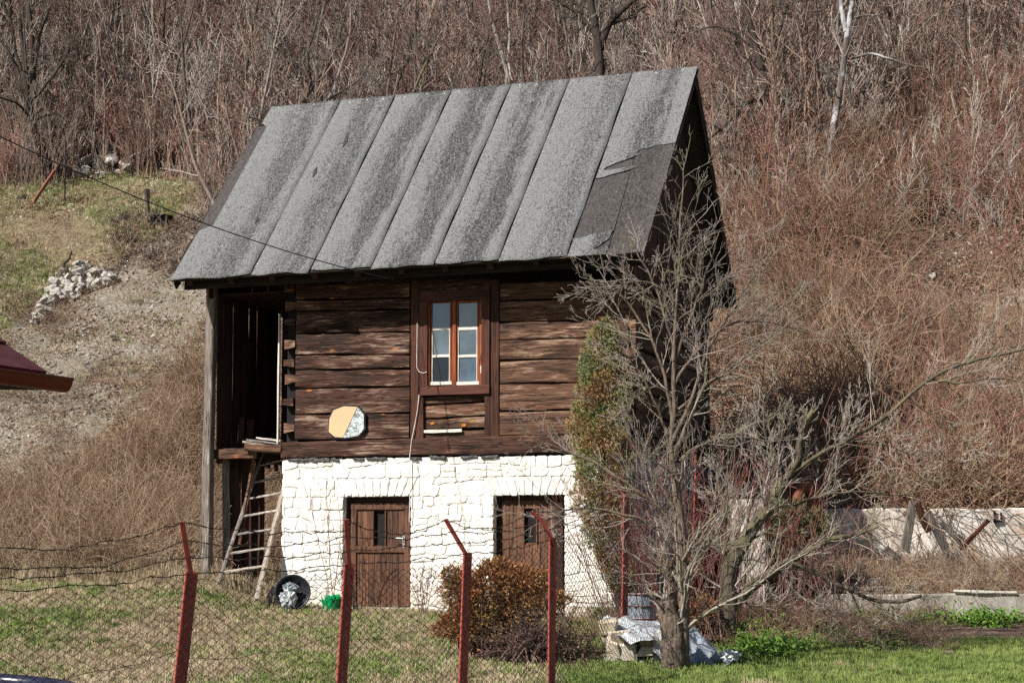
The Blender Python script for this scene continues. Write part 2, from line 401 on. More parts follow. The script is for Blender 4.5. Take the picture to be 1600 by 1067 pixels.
def quads_mesh(name, Vs, Qs):
    """fast mesh from arrays of vertices and quads (or triangles)"""
    off = 0; VV = []; LI = []; LS = []; 
    for V, Q in zip(Vs, Qs):
        VV.append(V); LI.append((Q + off).ravel()); LS.append(np.full(len(Q), Q.shape[1])); off += len(V)
    V = np.vstack(VV); li = np.concatenate(LI); ls = np.concatenate(LS)
    me = bpy.data.meshes.new(name); me.vertices.add(len(V)); me.vertices.foreach_set('co', V.astype(np.float32).ravel())
    me.loops.add(len(li)); me.loops.foreach_set('vertex_index', li.astype(np.int32))
    me.polygons.add(len(ls)); st = np.concatenate([[0], np.cumsum(ls)[:-1]])
    me.polygons.foreach_set('loop_start', st.astype(np.int32)); me.polygons.foreach_set('loop_total', ls.astype(np.int32))
    me.update(calc_edges=True); me.validate(); return me
def obj(name, me, mat=None, parent=None, loc=None, link=True):
    if mat is not None: me.materials.append(M[mat] if isinstance(mat, str) else mat)
    o = bpy.data.objects.new(name, me)
    if link: COL.objects.link(o)
    if parent: o.parent = parent
    if loc is not None: o.location = loc
    return o
def tag(o, label=None, cat=None, group=None, kind=None):
    if label: o['label'] = label
    if cat: o['category'] = cat
    if group: o['group'] = group
    if kind: o['kind'] = kind
    return o
def thing(name, label, cat, loc=(0, 0, 0), rz=0, group=None):
    o = bpy.data.objects.new(name, None); COL.objects.link(o); o.location = loc; o.rotation_euler = (0, 0, rz); o.empty_display_size = .3
    return tag(o, label, cat, group)

# branches: level by level
def children(P, Rr, nch, t0, t1, lr, ang, npt, rng, trop=.25, wig=.12, rr=.5, tip=.25, lenabs=None, minr=.0016):
    m, n, _ = P.shape
    seg = np.linalg.norm(np.diff(P, axis=1), axis=2).sum(1)
    par = np.repeat(np.arange(m), nch); N = len(par)
    t = rng.uniform(t0, t1, N) * (n - 1) * .999; i = t.astype(int); f = (t - i)[:, None]
    O = P[par, i] * (1 - f) + P[par, i + 1] * f
    T = P[par, i + 1] - P[par, i]; T /= np.linalg.norm(T, axis=1, keepdims=True) + 1e-9
    rad = Rr[par, i] * (1 - f[:, 0]) + Rr[par, i + 1] * f[:, 0]
    v = rng.normal(size=(N, 3)); v -= T * (v * T).sum(1, keepdims=True); v /= np.linalg.norm(v, axis=1, keepdims=True)
    a = rng.normal(ang, .2, N)[:, None]
    D = T * np.cos(a) + v * np.sin(a)
    L = (lenabs if lenabs is not None else seg[par] * lr) * rng.uniform(.5, 1.2, N) * (1.1 - .55 * t / (n - 1))
    out = np.zeros((N, npt, 3)); out[:, 0] = O; d = D.copy(); c = O.copy()
    for k in range(1, npt):
        d = d + rng.normal(0, wig, (N, 3)) + np.array([0, 0, trop]) / npt
        d /= np.linalg.norm(d, axis=1, keepdims=True)
        c = c + d * (L / (npt - 1))[:, None]; out[:, k] = c
    r0 = np.clip(rad * rr, minr, .026)
    RR = r0[:, None] * np.linspace(1, tip, npt)[None]
    return out, np.maximum(RR, minr * .8)
def stem(p0, d, L, r, n, rng, wig=.08, tip=.3):
    P = [np.array(p0, float)]; d = np.array(d, float); d /= np.linalg.norm(d)
    for k in range(n - 1):
        d = d + rng.normal(0, wig, 3); d[2] = max(d[2], .25); d /= np.linalg.norm(d); P.append(P[-1] + d * L / (n - 1))
    return np.array(P)[None], (r * np.linspace(1, tip, n))[None]
def lin(P, Rr, n):
    """resample a traced polyline to n points, smoothly"""
    P = np.array(P, float); Rr = np.array(Rr, float)
    s = np.concatenate([[0], np.cumsum(np.linalg.norm(np.diff(P, axis=0), axis=1))]); q = np.linspace(0, s[-1], n)
    Q = np.stack([np.interp(q, s, P[:, i]) for i in range(3)], 1)
    for _ in range(2): Q[1:-1] = .25 * Q[:-2] + .5 * Q[1:-1] + .25 * Q[2:]
    return Q, np.interp(q, s, Rr)

# scatter of many copies as one object
def scatter(name, protos, P, rotz, scl, label, cat, tilt=.15, kind='stuff', seed=0):
    """protos: meshes; P (n,3) points; one object whose geometry nodes set the pieces on the points"""
    col = bpy.data.collections.new(name + '_pieces')
    for i, me in enumerate(protos):
        o = bpy.data.objects.new(name + '_piece_%d' % i, me); col.objects.link(o)
    n = len(P); r = np.random.default_rng(seed)
    me = bpy.data.meshes.new(name); me.vertices.add(n); me.vertices.foreach_set('co', np.asarray(P, np.float32).ravel())
    rot = np.stack([r.normal(0, tilt, n), r.normal(0, tilt, n), rotz], 1).astype(np.float32)
    a = me.attributes.new('rot', 'FLOAT_VECTOR', 'POINT'); a.data.foreach_set('vector', rot.ravel())
    a = me.attributes.new('scl', 'FLOAT', 'POINT'); a.data.foreach_set('value', np.asarray(scl, np.float32))
    a = me.attributes.new('idx', 'INT', 'POINT'); a.data.foreach_set('value', r.integers(0, len(protos), n).astype(np.int32))
    o = bpy.data.objects.new(name, me); COL.objects.link(o)
    ng = bpy.data.node_groups.new(name, 'GeometryNodeTree')
    ng.interface.new_socket('Geometry', in_out='INPUT', socket_type='NodeSocketGeometry')
    ng.interface.new_socket('Geometry', in_out='OUTPUT', socket_type='NodeSocketGeometry')
    N = ng.nodes; Lk = ng.links
    gi = N.new('NodeGroupInput'); go = N.new('NodeGroupOutput')
    mp = N.new('GeometryNodeMeshToPoints'); ip = N.new('GeometryNodeInstanceOnPoints'); ci = N.new('GeometryNodeCollectionInfo')
    ci.inputs['Collection'].default_value = col; ci.inputs['Separate Children'].default_value = True; ci.inputs['Reset Children'].default_value = True
    ip.inputs['Pick Instance'].default_value = True
    def att(nm, ty):
        q = N.new('GeometryNodeInputNamedAttribute'); q.data_type = ty; q.inputs['Name'].default_value = nm; return [x for x in q.outputs if x.enabled and x.name == 'Attribute'][0]
    Lk.new(gi.outputs[0], mp.inputs['Mesh']); Lk.new(mp.outputs[0], ip.inputs['Points']); Lk.new(ci.outputs[0], ip.inputs['Instance'])
    Lk.new(att('idx', 'INT'), ip.inputs['Instance Index']); Lk.new(att('rot', 'FLOAT_VECTOR'), ip.inputs['Rotation']); Lk.new(att('scl', 'FLOAT'), ip.inputs['Scale'])
    Lk.new(ip.outputs[0], go.inputs[0])
    md = o.modifiers.new('scatter', 'NODES'); md.node_group = ng
    return tag(o, label, cat, None, kind)

# ------------------------------------------------------------------ ground
def proj(P):
    P = np.asarray(P, float); c, s = math.cos(PITCH), math.sin(PITCH)
    z = P[..., 2] - CAMZ; d = P[..., 1] * c + z * s; u = -P[..., 1] * s + z * c
    return 800 + F * P[..., 0] / d, 533.5 - F * u / d
xs = np.concatenate([np.linspace(-160, -20, 20)[:-1], np.linspace(-20, 20, 300), np.linspace(20, 160, 20)[1:]])
ys = np.concatenate([np.linspace(-60, 12, 16)[:-1], np.linspace(12, 29.5, 130)[:-1], np.linspace(29.5, 34, 70)[:-1], np.linspace(34, 70, 240)[:-1], np.linspace(70, 240, 30)])
GX, GY = np.meshgrid(xs, ys); GZ = terr(GX, GY)
V = np.stack([GX, GY, GZ], -1).reshape(-1, 3); nx, ny = len(xs), len(ys)
i = np.arange(nx * ny).reshape(ny, nx)
Q = np.stack([i[:-1, :-1], i[:-1, 1:], i[1:, 1:], i[1:, :-1]], -1).reshape(-1, 4)
me = quads_mesh('ground', [V], [Q]); me.shade_smooth()
def zones(P):
    """amounts of grass, bare soil, dry weeds, forest litter at world points"""
    px, py = proj(P); y = P[..., 1]; x = P[..., 0]
    nz = wave_noise(x, y, 1.1, 40) * 30
    up = np.interp(px, [-200, 0, 60, 100, 180, 260, 330, 340], [640, 520, 462, 432, 415, 350, 300, 250])
    lo = np.interp(px, [-200, 0, 150, 250, 310, 420], [860, 760, 690, 590, 510, 400])
    fe = np.interp(px, [-200, 0, 200, 300, 340], [290, 285, 265, 285, 300])
    hill = (y > 36.5) & (px < 420)
    grass = hill & (py + nz * .5 < up) & (py > fe)
    soil = hill & (py + nz * .5 >= up) & (py + nz < lo)
    soil = soil | (px > 1370) & (py + nz * .6 > 345) & (py + nz * .6 < 480) & (y > 36) | (px > 1480) & (py + nz > 590) & (py < 790) & (y > 33)
    forest = (py < fe) & (px < 420) | (px >= 420) & (y > 41 + .0 * x)
    lawn = (y < 31.2) & ~((x > 2.0) & (y > 26.6))
    dirt = (x > 2.0) & (y > 26.6) & (y < 29.7)
    weeds = ~(grass | soil | forest | lawn | dirt)
    return grass, soil, weeds, forest, lawn, dirt
g_, s_, w_, f_, l_, d_ = zones(V)
x, y = V[:, 0], V[:, 1]
lawngreen = np.clip(.52 + .5 * wave_noise(x, y, 1.6, 12) + .30 * sst(.5, 2.5, x) - .12 * sst(-2, -4, x), 0, 1)
slopegreen = np.clip(.68 + .55 * wave_noise(x, y, 1.0, 25), 0, 1)
green = np.where(l_, lawngreen, np.where(g_, slopegreen, np.where(w_, .08, 0)))
bare = np.where(s_, 1.0, np.where(l_, .12, 0.05)); lit = np.where(f_, 1.0, np.where(d_, 1.0, np.where(w_, .55, 0)))
ca = me.color_attributes.new('cover', 'FLOAT_COLOR', 'POINT')
ca.data.foreach_set('color', np.stack([green, bare, lit, np.ones_like(lit)], 1).astype(np.float32).ravel())
m = MAT('ground_cover', .95)
at_ = m.n.new('ShaderNodeAttribute'); at_.attribute_name = 'cover'
sp = m.n.new('ShaderNodeSeparateColor'); m.l.new(at_.outputs['Color'], sp.inputs[0])
co = m.coords()
n1 = m.noise(co, 2.2, 8, .7); n2 = m.noise(co, 11, 6, .7); n3 = m.noise(co, 30, 4, .7)
dry = m.ramp(n2, [(.3, (.15, .105, .06)), (.5, (.27, .205, .125)), (.72, (.42, .35, .24))])
grn = m.ramp(n2, [(.3, (.06, .085, .02)), (.7, (.15, .18, .05))])
gf = m.math('ADD', sp.outputs[0], m.math('MULTIPLY', m.math('SUBTRACT', n2, .5), 1.6))
c = m.mix(m.ramp(gf, [(.40, 0.0), (.62, 1.0)]), dry, grn)
soil = m.ramp(m.mix(.5, n2, n3), [(.36, (.13, .105, .08)), (.5, (.30, .262, .21)), (.62, (.50, .46, .39))])
sf = m.math('ADD', sp.outputs[1], m.math('MULTIPLY', m.math('SUBTRACT', n1, .5), .9))
c = m.mix(m.ramp(sf, [(.45, 0.0), (.75, 1.0)]), c, soil)
litc = m.ramp(n3, [(.3, (.07, .045, .033)), (.5, (.17, .11, .08)), (.72, (.34, .25, .19))])
lf_ = m.math('ADD', sp.outputs[2], m.math('MULTIPLY', m.math('SUBTRACT', n1, .5), .8))
c = m.mix(m.ramp(lf_, [(.4, 0.0), (.8, 1.0)]), c, litc)
st = m.noise(co, 17, 2, .5)
c = m.mix(m.ramp(m.math('ADD', st, m.math('MULTIPLY', n1, .25)), [(.76, 0.0), (.80, .8)]), c, (.5, .46, .4))
m.col(c); m.bump(m.mix(.4, n2, n3), 1.0, .12); M['ground'] = m.m
tag(obj('ground', me, 'ground'), 'grassy yard rising into a bare and wooded hillside', None, None, 'structure')

# ------------------------------------------------------------------ the log house
HL = 5.88; HB = 5.6
house = thing('log_house', 'old dark log barn on a whitewashed stone basement with grey tar paper roof', 'house', (X0, D0, 0), -TH)
def P3(px, py, v=0.0): return np.array(hv(px, py, v))
def add(name, mb, mat, parent=None, smooth=False): return mb.build(name, mat, parent or house, smooth)

# stone basement: front wall with single stones
doors = []
for (xa, xb, yt) in ((536, 641, 776.5), (771, 881, 773.5)):
    a = P3(xa, yt); b = P3(xb, yt); doors.append((a[0], b[0], (a[2] + b[2]) / 2))
ZB = 2.405
ZBASE = -.25
basement = MB()
# mortar body: pieces between and above the openings
edges = [0.0]
for (a, b, t) in doors: edges += [a, b]
edges += [HL]
def wallpiece(mb, u0, u1, v0, v1, z0, z1): mb.box(((u0 + u1) / 2, (v0 + v1) / 2, (z0 + z1) / 2), (u1 - u0, v1 - v0, z1 - z0))
wallpiece(basement, 0.015, doors[0][0] - .01, .03, .45, ZBASE, ZB - .01)
wallpiece(basement, doors[0][1] + .01, doors[1][0] - .01, .03, .45, ZBASE, ZB - .01)
wallpiece(basement, doors[1][1] + .01, HL - .02, .03, .45, ZBASE, ZB - .01)
for (a, b, t) in doors: wallpiece(basement, a - .009, b + .009, .032, .45, t + .01, ZB - .012)
wallpiece(basement, .015, .45, .452, HB - .02, ZBASE, ZB - .01)
wallpiece(basement, HL - .45, HL - .02, .452, HB - .02, ZBASE, ZB - .01)
wallpiece(basement, .452, HL - .452, HB - .45, HB - .02, ZBASE, ZB - .011)
stone_wall = add('stone_wall', basement, 'mortar')
tag(stone_wall, 'whitewashed rubble basement wall')

rs = np.random.default_rng(11)
def stone_piece(poly, org, ax, ay, out, parent, mat='white', gap=.0035, depth=.015):
    """one rubble stone: uneven outline, rounded edge, bulging face"""
    poly = np.array(poly, float); c = poly.mean(0)
    # more corner points
    pts = []
    n = len(poly)
    for i in range(n):
        a, b = poly[i], poly[(i + 1) % n]; e = np.linalg.norm(b - a)
        pts.append(a * .86 + b * .14); 
        if e > .2: pts.append((a + b) / 2 + rs.normal(0, .006, 2))
        pts.append(a * .14 + b * .86)
    pts = np.array(pts); c = pts.mean(0)
    d = pts - c; L = np.linalg.norm(d, axis=1, keepdims=True)
    p0 = c + d * (1 - gap / L); p1 = c + d * (1 - (gap + .010) / L) + rs.normal(0, .004, pts.shape)
    q = c + d * .55
    n = len(pts); h = depth
    f = rs.uniform(.0, .014)
    def W(a, off): return org + np.outer(a[:, 0], ax) + np.outer(a[:, 1], ay) + np.array(out) * (np.asarray(off)[:, None] if np.ndim(off) else off)
    V = np.vstack([W(p0, -.03), W(p0, h * .62), W(p1, h * .92 + f + rs.normal(0, .002, n)), W(q, h + f + rs.normal(0, .004, n)), W(c[None], h + f + rs.normal(0, .004))])
    Fs = []
    for r_ in range(3):
        for i in range(n):
            j = (i + 1) % n; Fs.append((r_ * n + i, r_ * n + j, (r_ + 1) * n + j, (r_ + 1) * n + i))
    for i in range(n): Fs.append((3 * n + i, 3 * n + (i + 1) % n, 4 * n))
    mb = MB(); mb.raw(V, Fs); o = mb.build('stone', mat, parent, False); return o

def rubble(u0, u1, z0, z1, org, ax, out, parent, mat, blocked=(), size=(.13, .44), rows=(.12, .24), mx=999):
    """coursed rubble; corner points are shared and jittered. blocked: (u0,u1,z0,z1) openings"""
    z = z0; cnt = 0
    fn = lambda u, z: .04 * math.sin(1.3 * u + z * 2.1) + .03 * math.sin(4.1 * u - z * 3) + .022 * math.sin(13 * u + z * 7) + .012 * math.sin(31 * u + z * 3)
    zr = [z0]
    while zr[-1] < z1 - .12: zr.append(min(z1, zr[-1] + rs.uniform(*rows)))
    zr[-1] = z1
    levels = zr
    def lev(k, u):
        zz = levels[k]
        return zz if k in (0, len(levels) - 1) else zz + fn(u, zz)
    for k in range(len(levels) - 1):
        # free spans of this row
        zc = (levels[k] + levels[k + 1]) / 2
        spans = [(u0, u1)]
        for (a, b, c, d) in blocked:
            if c < zc < d:
                ns = []
                for (s, e) in spans:
                    if b <= s or a >= e: ns.append((s, e)); continue
                    if s < a: ns.append((s, a))
                    if b < e: ns.append((b, e))
                spans = ns
        for (s, e) in spans:
            cut = [s]
            while cut[-1] < e - .14:
                cut.append(cut[-1] + rs.uniform(*size))
            if len(cut) > 1 and e - cut[-2] < size[1] * 1.1: cut[-1] = e
            else: cut[-1] = min(cut[-1], e); 
            if cut[-1] < e: cut.append(e)
            sk = [0 if (i in (0, len(cut) - 1)) else rs.normal(0, .045) for i in range(len(cut))]
            for i in range(len(cut) - 1):
                a, b = cut[i], cut[i + 1]; al, bl = a - sk[i] * .5, b - sk[i + 1] * .5; at2, bt = a + sk[i] * .5, b + sk[i + 1] * .5
                if b - a < .05: continue
                # sometimes a row is split in two thin stones
                zl = [lev(k, a), lev(k, b), lev(k + 1, b), lev(k + 1, a)]
                quad = [(al, zl[0]), (bl, zl[1]), (bt, zl[2]), (at2, zl[3])]
                if rs.random() < .16 and levels[k + 1] - levels[k] > .19:
                    m0 = ((al + at2) / 2, zl[0] * .5 + zl[3] * .5 + rs.normal(0, .01)); m1 = ((bl + bt) / 2, zl[1] * .5 + zl[2] * .5 + rs.normal(0, .01))
                    stone_piece([quad[0], quad[1], m1, m0], org, ax, (0, 0, 1), out, parent, mat); stone_piece([m0, m1, quad[2], quad[3]], org, ax, (0, 0, 1), out, parent, mat)
                else:
                    stone_piece(quad, org, ax, (0, 0, 1), out, parent, mat)
O0 = np.array([0, .03, 0])
blk = []
for (a, b, t) in doors:
    blk.append((a, b, -1, t)); blk.append((a - .16, b + .16, t - .001, t + .30))
# rows follow the door tops so the flat arches fit
topz = (doors[0][2] + doors[1][2]) / 2
rubble(0, HL, ZBASE, topz, O0, np.array([1, 0, 0]), (0, -1, 0), stone_wall, 'white', blk)
rubble(0, HL, topz, topz + .30, O0, np.array([1, 0, 0]), (0, -1, 0), stone_wall, 'white', blk)
rubble(0, HL, topz + .30, ZB, O0, np.array([1, 0, 0]), (0, -1, 0), stone_wall, 'white', (), (.2, .4), (.14, .2))
for (a, b, t) in doors:                                   # voussoirs over each door
    n = 11; e = np.linspace(a - .16, b + .16, n + 1); cen = (a + b) / 2
    for i in range(n):
        l, r_ = e[i], e[i + 1]; k = .16
        lt = l + (l - cen) * k if i else l; rt = r_ + (r_ - cen) * k if i < n - 1 else r_
        lb = l - (l - cen) * k * .7 if i else l; rb = r_ - (r_ - cen) * k * .7 if i < n - 1 else r_
        lb = max(lb, a - .16); 
        stone_piece([(lb, topz + rs.normal(0, .004)), (rb, topz + rs.normal(0, .004)), (min(rt, b + .16), topz + .30), (max(lt, a - .16), topz + .30)], O0, np.array([1, 0, 0]), (0, 0, 1), (0, -1, 0), stone_wall, 'white', .006)
# side walls of the basement
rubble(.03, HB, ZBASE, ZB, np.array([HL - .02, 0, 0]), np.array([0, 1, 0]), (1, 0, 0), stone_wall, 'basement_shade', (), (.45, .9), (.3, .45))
rubble(.0, HB, ZBASE, ZB, np.array([.015, 0, 0]), np.array([0, 1, 0]), (-1, 0, 0), stone_wall, 'white', (), (.45, .9), (.3, .45))
# crumbling dark bed between wall and sill
mb = MB()
for i in range(26):
    u = rs.uniform(.02, 3.6); wd = rs.uniform(.05, .3); mb.plank((u, -.005, 2.385 + rs.normal(0, .006)), (u + wd, -.005, 2.385 + rs.normal(0, .008)), .05, rs.uniform(.02, .05), 3, .006, .01, seed=i)
add('crumbling_bed', mb, 'dark_mortar')

# doors
for di, (a, b, t) in enumerate(doors):
    zf = .0
    d = MB(); W_ = b - a
    # dark frame set back in the opening
    for (x0, x1, z0, z1) in ((a + .002, a + .07, ZBASE, t - .002), (b - .05, b - .002, ZBASE, t - .002), (a + .071, b - .051, t - .075, t - .003)):
        d.plank(((x0 + x1) / 2, .22, z0) if z1 - z0 > .3 else (x0, .22, (z0 + z1) / 2), ((x0 + x1) / 2, .22, z1) if z1 - z0 > .3 else (x1, .22, (z0 + z1) / 2), .1 if z1 - z0 > .3 else .1, (x1 - x0) if z1 - z0 > .3 else (z1 - z0), 4, .002, .004, up=(1, 0, 0) if z1 - z0 > .3 else (0, 0, 1), seed=di)
    df = add('door_frame', d, 'board')
    l, r_ = a + .075, b - .055; z0, z1 = .03, t - .08; vd = .17
    dr = MB()
    dr.box(((l + r_) / 2, vd + .10, (z0 + z1) / 2), (.001, .001, .001))
    door = None
    if di == 0: wx0, wx1 = P3(585, 800, vd)[0], P3(602, 800, vd)[0]; wz1, wz0 = P3(590, 798, vd)[2], P3(590, 852, vd)[2]
    else: wx0, wx1 = P3(820, 800, vd)[0], P3(838, 800, vd)[0]; wz1, wz0 = P3(828, 794, vd)[2], P3(828, 848, vd)[2]
    fr = MB()
    if di == 0:
        fr.plank((l + .002, vd - .012, z1 - .06), (r_ - .002, vd - .012, z1 - .06), .03, .11, 5, .002, .004, seed=1)
        fr.plank((l + .002, vd - .012, wz0 - .06), (r_ - .002, vd - .012, wz0 - .06), .03, .10, 5, .002, .004, seed=2)
        fr.plank((l + .05, vd - .010, z0 + .01), (l + .05, vd - .010, z1 - .118), .028, .10, 5, .002, .004, up=(1, 0, 0), seed=3)
        fr.plank((r_ - .05, vd - .010, z0 + .01), (r_ - .05, vd - .010, z1 - .118), .028, .10, 5, .002, .004, up=(1, 0, 0), seed=4)
    fr.plank((wx0 - .012, vd - .012, wz0 - .005), (wx0 - .012, vd - .012, wz1 + .005), .03, .02, 3, .001, .003, up=(1, 0, 0), seed=5)
    fr.plank((wx1 + .012, vd - .012, wz0 - .005), (wx1 + .012, vd - .012, wz1 + .005), .03, .02, 3, .001, .003, up=(1, 0, 0), seed=6)
    door = add('door', fr, 'door'); tag(door, 'plank door with a slim dark window and steel handle' if di == 0 else 'plain brown door with a slim dark window, behind the red posts')
    n = 10 if di == 0 else 8; e = np.linspace(l, r_, n + 1)
    for i in range(n):
        u0, u1 = e[i] + .002, e[i + 1] - .002
        spans = [(z0, z1)]
        if u1 > wx0 and u0 < wx1: spans = [(z0, wz0), (wz1, z1)]
        if len(spans) > 1:
            for (c0, c1) in ((u0, wx0 - .003), (wx1 + .003, u1)):
                if c1 - c0 > .008:
                    mb = MB(); mb.plank(((c0 + c1) / 2, vd + .015, wz0 + .002), ((c0 + c1) / 2, vd + .015, wz1 - .002), .024, c1 - c0, 2, .001, .002, up=(1, 0, 0), seed=i + 40); add('plank', mb, 'door', door)
        for (q0, q1) in spans:
            mb = MB(); mb.plank(((u0 + u1) / 2, vd + .015, q0), ((u0 + u1) / 2, vd + .015, q1), .024, u1 - u0, 4, .0015, .004, up=(1, 0, 0), seed=i + 10)
            add('plank', mb, 'door', door)
    mb = MB(); mb.box(((wx0 + wx1) / 2, vd + .05, (wz0 + wz1) / 2), (wx1 - wx0 + .03, .01, wz1 - wz0 + .03)); add('pane', mb, 'interior', door)  # near-black pane: darkness of the room behind put into its colour
    if di == 0:
        hx, hz = P3(632, 846, vd)[0], P3(632, 846, vd)[2]
        mb = MB(); mb.box((hx, vd - .031, hz), (.045, .008, .20)); mb.tube([(hx, vd - .035, hz + .05), (hx, vd - .09, hz + .05), (hx - .10, vd - .095, hz + .055), (hx - .13, vd - .09, hz + .05)], .010, 6)
        mb.tube([(hx, vd - .034, hz - .05), (hx, vd - .045, hz - .05)], .014, 8)
        add('handle', mb, 'metal', door)
    else:
        mb = MB(); mb.plank((r_ - .07, vd - .03, z0), (r_ - .07, vd - .03, z1), .02, .13, 5, .002, .004, up=(1, 0, 0), seed=8); add('plank', mb, 'board', door)
        hx, hz = P3(848, 885, vd)[0], P3(848, 885, vd)[2]
        mb = MB(); mb.tube([(hx, vd - .01, hz), (hx, vd - .05, hz)], .02, 8); add('handle', mb, 'rust', door)
    mb = MB(); mb.plank((a, .14, -.01), (b, .14, -.01), .3, .06, 4, .003, .01, seed=3); add('threshold', mb, 'concrete')
mb = MB(); mb.box((HL / 2, 1.2, 1.1), (HL - .95, .02, 2.4)); add('dark_room_sheet', mb, 'interior')  # added near-black sheet standing in for the unlit basement

# sill beam and logs of the front
def log(p0, p1, h0, h1, th=.2, mat='log', seed=0, v=.1, name='log', wob=.007, parent=None, bulge=.006):
    """p0,p1 = (u,z centre) at both ends"""
    mb = MB(); n = max(4, int(abs(p1[0] - p0[0]) / .22))
    mb.plank((p0[0], v, p0[1]), (p1[0], v, p1[1]), th, (h0 + h1) / 2, n, wob, .012, seed=seed, bulge=bulge, taper=h1 / h0)
    return add(name, mb, mat, parent)
a0 = P3(440, 717); a1 = P3(440, 690); b0 = P3(985, 704); b1 = P3(985, 677)
mb = MB(); mb.plank((a0[0], .08, (a0[2] + a1[2]) / 2), (HL + .12, .08, (b0[2] + b1[2]) / 2), .24, a1[2] - a0[2] - .01, 26, .006, .02, seed=50, bulge=.004); add('sill_beam', mb, 'log')
ll = [443, 469, 486, 521, 555, 578, 607, 648, 688]; lr = [441, 466, 483, 519, 553.5, 576, 604, 645, 685.6]
for i in range(8):
    zt0, zb0 = P3(462, ll[i])[2], P3(462, ll[i + 1])[2]; zt1, zb1 = P3(641, lr[i])[2], P3(641, lr[i + 1])[2]
    uL, uR = P3(463, 500)[0], P3(640, 500)[0]
    log((uL, (zt0 + zb0) / 2), (uR, (zt1 + zb1) / 2), zt0 - zb0 - .020, zt1 - zb1 - .020, .2, 'log', 60 + i, .1 + rs.normal(0, .008), wob=.009 if i in (3, 5) else .006)
rl = [441, 470.6, 504, 532, 563, 600, 642, 683]; rr_ = [436, 464, 498, 526, 559, 596, 639, 677]
for i in range(7):
    zt0, zb0 = P3(781, rl[i])[2], P3(781, rl[i + 1])[2]; zt1, zb1 = P3(985, rr_[i])[2], P3(985, rr_[i + 1])[2]
    uL, uR = P3(781, 500)[0], HL + .1
    log((uL, (zt0 + zb0) / 2), (uR, (zt1 + zb1) / 2), zt0 - zb0 - .018, zt1 - zb1 - .018, .2, 'log_pale', 80 + i, .1 + rs.normal(0, .008))
# corner joints at the left: ends of the cross wall's logs, notched
cz = [452, 478, 503, 538, 567, 592, 628, 668, 697]
for i in range(len(cz)):
    z = P3(450, cz[i])[2]; h = .15 + .03 * (i % 2)
    mb = MB(); pr = [(.02, z - h * .5), (.21, z - h * .28), (.21, z + h * .28), (.02, z + h * .42)] if i % 2 else [(.0, z - h * .3), (.19, z - h * .5), (.19, z + h * .42), (.0, z + h * .3)]
    mb.prism(pr, (0, .16, 0), (0, -.035 + .02 * (i % 3), 0)); add('log_end', mb, 'log_pale' if i % 2 else 'log')
mb = MB(); mb.box((.115, .16, 3.9), (.2, .1, 2.9)); add('dark_gap_backing', mb, 'interior')  # near-black box paints the dark recess between the log ends
# posts
def post(xa, xb, yt, yb, v0, v1, mat='post_wood', name='post', seed=0):
    a = P3(xa, (yt + yb) / 2, v0); b = P3(xb, (yt + yb) / 2, v0); z1 = P3(xa, yt, v0)[2]; z0 = P3(xa, yb, v0)[2]
    mb = MB(); c = (a[0] + b[0]) / 2
    mb.plank((c, (v0 + v1) / 2, z0), (c, (v0 + v1) / 2, z1), v1 - v0, b[0] - a[0], 9, .003, .008, up=(1, 0, 0), seed=seed); return add(name, mb, mat)
post(641.5, 655, 438, 686.5, -.015, .18, seed=1); post(766, 779.5, 437, 684, -.02, .18, seed=2)
post(650, 661.5, 616, 686, -.022, .15, seed=3); post(757, 765.5, 616, 685, -.022, .15, seed=4)
uL, uR = P3(662.5, 650)[0], P3(756.5, 650)[0]
for i, (ya, yb) in enumerate(((617.5, 630), (631.5, 652), (653.5, 671), (673.5, 685))):
    zt, zb = P3(700, ya)[2], P3(700, yb)[2]; log((uL, (zt + zb) / 2 - .01), (uR, (zt + zb) / 2 + .02), zt - zb - .012, zt - zb - .012, .12, 'log_pale', 100 + i, .09, 'short_log', .004)
# blocks above the window and up to the eave
zt = P3(700, 436)[2]; zb = P3(700, 457)[2]
log((P3(656, 450)[0], (zt + zb) / 2), (P3(765, 450)[0], (zt + zb) / 2), zt - zb - .01, zt - zb - .01, .2, 'log', 120, .09, 'lintel')
zl = P3(462, 443)[2]
mb = MB(); mb.plank((-1.35, .08, zl + .10), (HL + .15, .08, zl + .155), .2, .2, 20, .006, .02, seed=121); add('wall_plate', mb, 'log')
# white strip under the window, knots of resin
a = P3(663, 671); b = P3(722, 676.5)
mb = MB(); mb.plank((a[0], -.012, (a[2] + b[2]) / 2), (b[0], -.012, (a[2] + b[2]) / 2 + .006), .02, .05, 4, .002, .003, seed=9); add('white_batten', mb, 'white_paint')
M['resin'] = flat_mat('orange_knot', (.45, .16, .02), .4, .3, 30)
for (px, py, r_) in ((675, 661, .032), (724, 664, .036), (739, 658, .026), (508, 562, .015)):
    c = P3(px, py); an = np.linspace(0, 6.28, 9)[:-1]
    mb = MB(); mb.prism([(r_ * math.cos(q) * 1.1, r_ * .75 * math.sin(q) + .006 * math.sin(3 * q)) for q in an], (0, -.03, 0), (c[0], .045, c[2])); add('knot', mb, 'resin')

